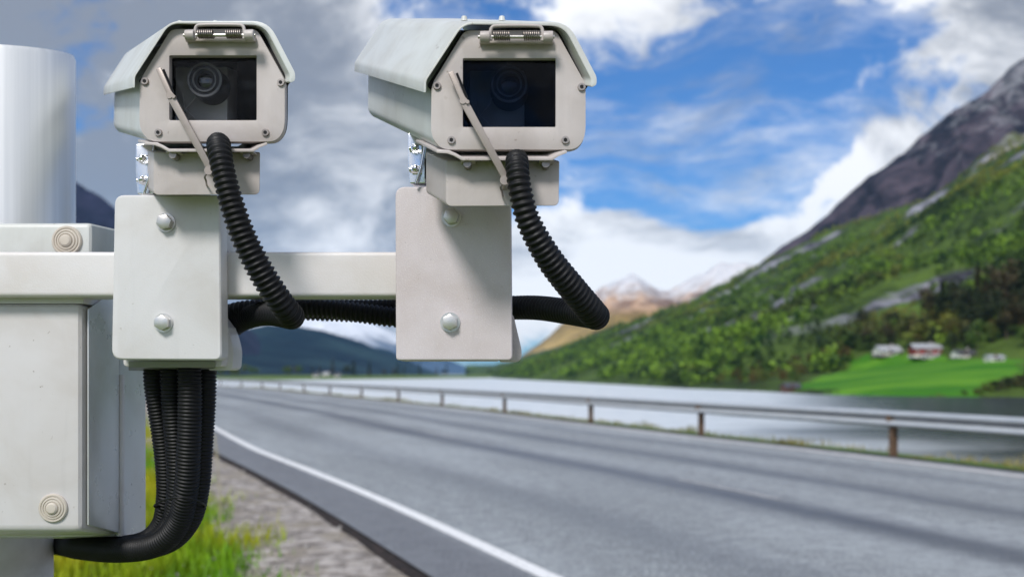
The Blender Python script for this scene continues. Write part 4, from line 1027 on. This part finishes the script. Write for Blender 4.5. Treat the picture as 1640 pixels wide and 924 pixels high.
    wi = obj('wiper_arm', prism([C(x, y, -.012) for x, y in wp], (0, .004, 0), .0008), MATS['wiper_grey'], th)
    bm = bmesh.new(); c_ = C(334, 273, -.013); cyl(bm, c_, c_ + Vector((0, .028, 0)), cr(7), cr(7), 20); obj('wiper_pivot', bm, MATS['wiper_grey'], wi)
    bm = bmesh.new(); tube_bm(bm, catmull([C(334, 276, -.008), C(328, 283, -.008), C(330, 290, -.004), C(331, 297, .013)], 4), cr(1.6), 8); obj('wiper_wire', bm, MATS['spring_steel'], wi)
    bm = bmesh.new(); tube_bm(bm, [C(262, 112, -.007), C(278, 150, -.007)], cr(2), 6); obj('wiper_blade', bm, MATS['black_plastic'], wi)
    bm = bmesh.new(); c_ = C(271, 153, -.013); cyl(bm, c_, c_ + Vector((0, .004, 0)), cr(5), seg=14); cyl(bm, c_ + Vector((cr(7), .003, cr(-2))), c_ + Vector((cr(7), -.001, cr(-2))), cr(3), seg=10); obj('blade_clip', bm, MATS['wiper_grey'], wi)
    bm = bmesh.new(); tube_bm(bm, [C(309, 211, -.001), C(311, 218, -.001)], cr(1.6), 6); obj('drain_hole', bm, MATS['inner_black'], fp)
    # latch on the left of the pedestal
    lx, ly, ld = lat
    def L(x, y, d=0): return F(lx + x, ly + y, ld + d)
    pl = obj('latch_plate', prism([L(x, y) for x, y in round_poly([(-7, -2), (20, -3), (24, 30), (22, 78), (-4, 78), (-7, 40)], 2)], (.004, .03, 0), .001), MATS['chrome'], th)
    bm = bmesh.new(); tube_bm(bm, catmull([L(24, 0, -.006), L(20, 22, -.008), L(14, 52, -.008), L(6, 78, -.006)], 6), cr(2.6), 8); obj('lever', bm, MATS['chrome'], pl, 60)
    for yy in (22, 56):
        bm = bmesh.new(); c_ = L(0, yy, -.003); cyl(bm, c_ + Vector((.010, .0, 0)), c_ + Vector((-.0005, 0, 0)), cr(6.5), seg=6); cyl(bm, c_ + Vector((0, .0, 0)), c_ + Vector((-.003, 0, 0)), cr(3.5), seg=12)
        bmesh.ops.create_uvsphere(bm, u_segments=14, v_segments=8, radius=cr(6), matrix=Matrix.Translation(c_ + Vector((.004, -.005, 0)))); obj('latch_bolt', bm, MATS['chrome'], pl)
    bm = bmesh.new(); a0 = L(20, 70, -.001); a1 = L(27, 42, .01); box(bm, (a0.x, a0.y, a0.z), (a1.x, a1.y, a1.z)); obj('buffer', bm, MATS['black_plastic'], pl)
    # neck that really carries the housing on the bracket
    nk = [F(lx + 22, ly - 6, 1.03), F(lx + 95, ly - 6, 1.03), F(lx + 95, ly + 86, 1.03), F(lx + 22, ly + 86, 1.03)]
    obj('neck', prism(nk, (0, .04, 0), .002), MATS['hood_paint'], th)
    return th
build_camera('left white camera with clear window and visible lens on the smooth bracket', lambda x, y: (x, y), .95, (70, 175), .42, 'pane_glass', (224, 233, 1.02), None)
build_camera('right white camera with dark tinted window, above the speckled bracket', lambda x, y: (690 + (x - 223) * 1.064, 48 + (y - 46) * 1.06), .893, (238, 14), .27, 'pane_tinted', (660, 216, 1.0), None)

# ------------------------------------------------------------------ corrugated cables
def conduit(label, pts, rpx, pitch=.0056, smooth_len=0.0, seg=22, group=None, amp=.10):
    P = np.array([list(F(x, y, d)) + [r * u_ * d] for (x, y, d), r in zip(pts, rpx)])
    C, s = resample(catmull(P, 14), pitch / 6)
    k = np.clip((s - smooth_len) / .006, 0, 1)
    ph = (s % pitch) / pitch
    wave = np.clip(1.35 * np.cos(2 * np.pi * ph), -1, 1)
    r = C[:, 3] * (1 + amp * wave * k)
    e = np.minimum(s, s[-1] - s); r = r * np.sqrt(np.clip(1 - (1 - np.clip(e / (C[:, 3] * .9), 0, 1)) ** 2, .02, 1))   # rounded ends
    V, Fq, e0, e1 = sweep(C[:, :3], r, seg, False)
    o = np_mesh('corrugated_conduit', V, Fq, MATS['conduit_black']); o.data.shade_smooth()
    # origin at its lower end
    return tag(o, label, 'cable', group)
conduit('black corrugated conduit hanging from the left camera and bending back under the arm',
        [(352, 262, .975), (351, 238, .955), (350, 230, .930), (352, 246, .912), (360, 285, .905), (374, 335, .905), (393, 386, .91), (421, 440, .92), (450, 485, .935), (466, 505, .955), (462, 506, .99), (435, 502, 1.04), (405, 506, 1.09), (375, 520, 1.11), (340, 560, 1.10), (325, 590, 1.085)],
        [15, 17, 17.5, 17.5, 17.5, 18.5, 19.5, 20, 19.5, 19, 19, 18, 17, 17, 17, 17], smooth_len=.05)
conduit('black corrugated conduit hanging from the right camera and bending back behind the speckled bracket',
        [(829, 290, .935), (829, 268, .905), (828, 258, .880), (829, 275, .866), (834, 310, .862), (848, 358, .866), (880, 415, .88), (920, 466, .90), (950, 502, .925), (950, 505, .96), (915, 500, 1.01), (860, 493, 1.06), (800, 493, 1.10), (700, 492, 1.12), (600, 497, 1.12), (500, 495, 1.12), (430, 494, 1.125), (395, 502, 1.13), (365, 530, 1.125), (340, 575, 1.11), (325, 600, 1.10)],
        [15, 16, 17, 17.5, 18, 19, 20.5, 21, 21, 20, 19, 18, 17.5, 18, 18, 17, 16, 15, 15, 15, 15], smooth_len=.035)
conduit('black corrugated conduit running level just below the arm between the two brackets',
        [(345, 540, 1.12), (362, 508, 1.11), (395, 497, 1.10), (450, 493, 1.10), (520, 494, 1.10), (590, 503, 1.10), (640, 508, 1.10), (690, 500, 1.10)], [15, 15, 15, 14.5, 14, 15, 15, 14])
B_ = [('leftmost black corrugated cable in the bundle below the left bracket', [(246, 575, 1.075), (248, 620, 1.08), (259, 690, 1.09), (266, 750, 1.10), (267, 800, 1.11), (258, 842, 1.125), (228, 868, 1.15), (170, 876, 1.19), (130, 874, 1.25), (104, 868, 1.39), (66, 862, 1.50)], 16),
      ('second cable from the left in the black bundle below the left bracket', [(274, 575, 1.06), (276, 640, 1.065), (283, 720, 1.075), (285, 785, 1.085), (276, 836, 1.10), (246, 868, 1.12), (190, 878, 1.16), (130, 874, 1.24), (102, 866, 1.40), (66, 860, 1.50)], 17),
      ('front black corrugated cable in the middle of the bundle below the left bracket', [(303, 575, 1.045), (304, 640, 1.045), (302, 720, 1.05), (298, 785, 1.06), (285, 838, 1.08), (250, 872, 1.10), (190, 881, 1.14), (130, 876, 1.23), (102, 870, 1.39), (66, 864, 1.50)], 18.5),
      ('rightmost black corrugated cable in the bundle below the left bracket', [(329, 575, 1.07), (328, 640, 1.072), (323, 720, 1.075), (318, 780, 1.08), (304, 832, 1.09), (268, 868, 1.11), (205, 879, 1.14), (135, 874, 1.23), (102, 866, 1.40), (66, 861, 1.50)], 17)]
for lb, pts, r in B_: conduit(lb, pts, [r] * len(pts), pitch=.0040, amp=.06)
bm = bmesh.new()
el = [F(288 + 41 * math.cos(q), 806 + 4 * math.cos(q * 2) - 6 * math.sin(q), 1.075 - .045 * math.sin(q)) for q in np.linspace(0, 2 * math.pi, 40)]
tube_bm(bm, el, .0012, 6); tag(obj('cable_tie', bm, MATS['conduit_black'], smooth=60), 'thin black cable tie around the cable bundle', 'cable tie')
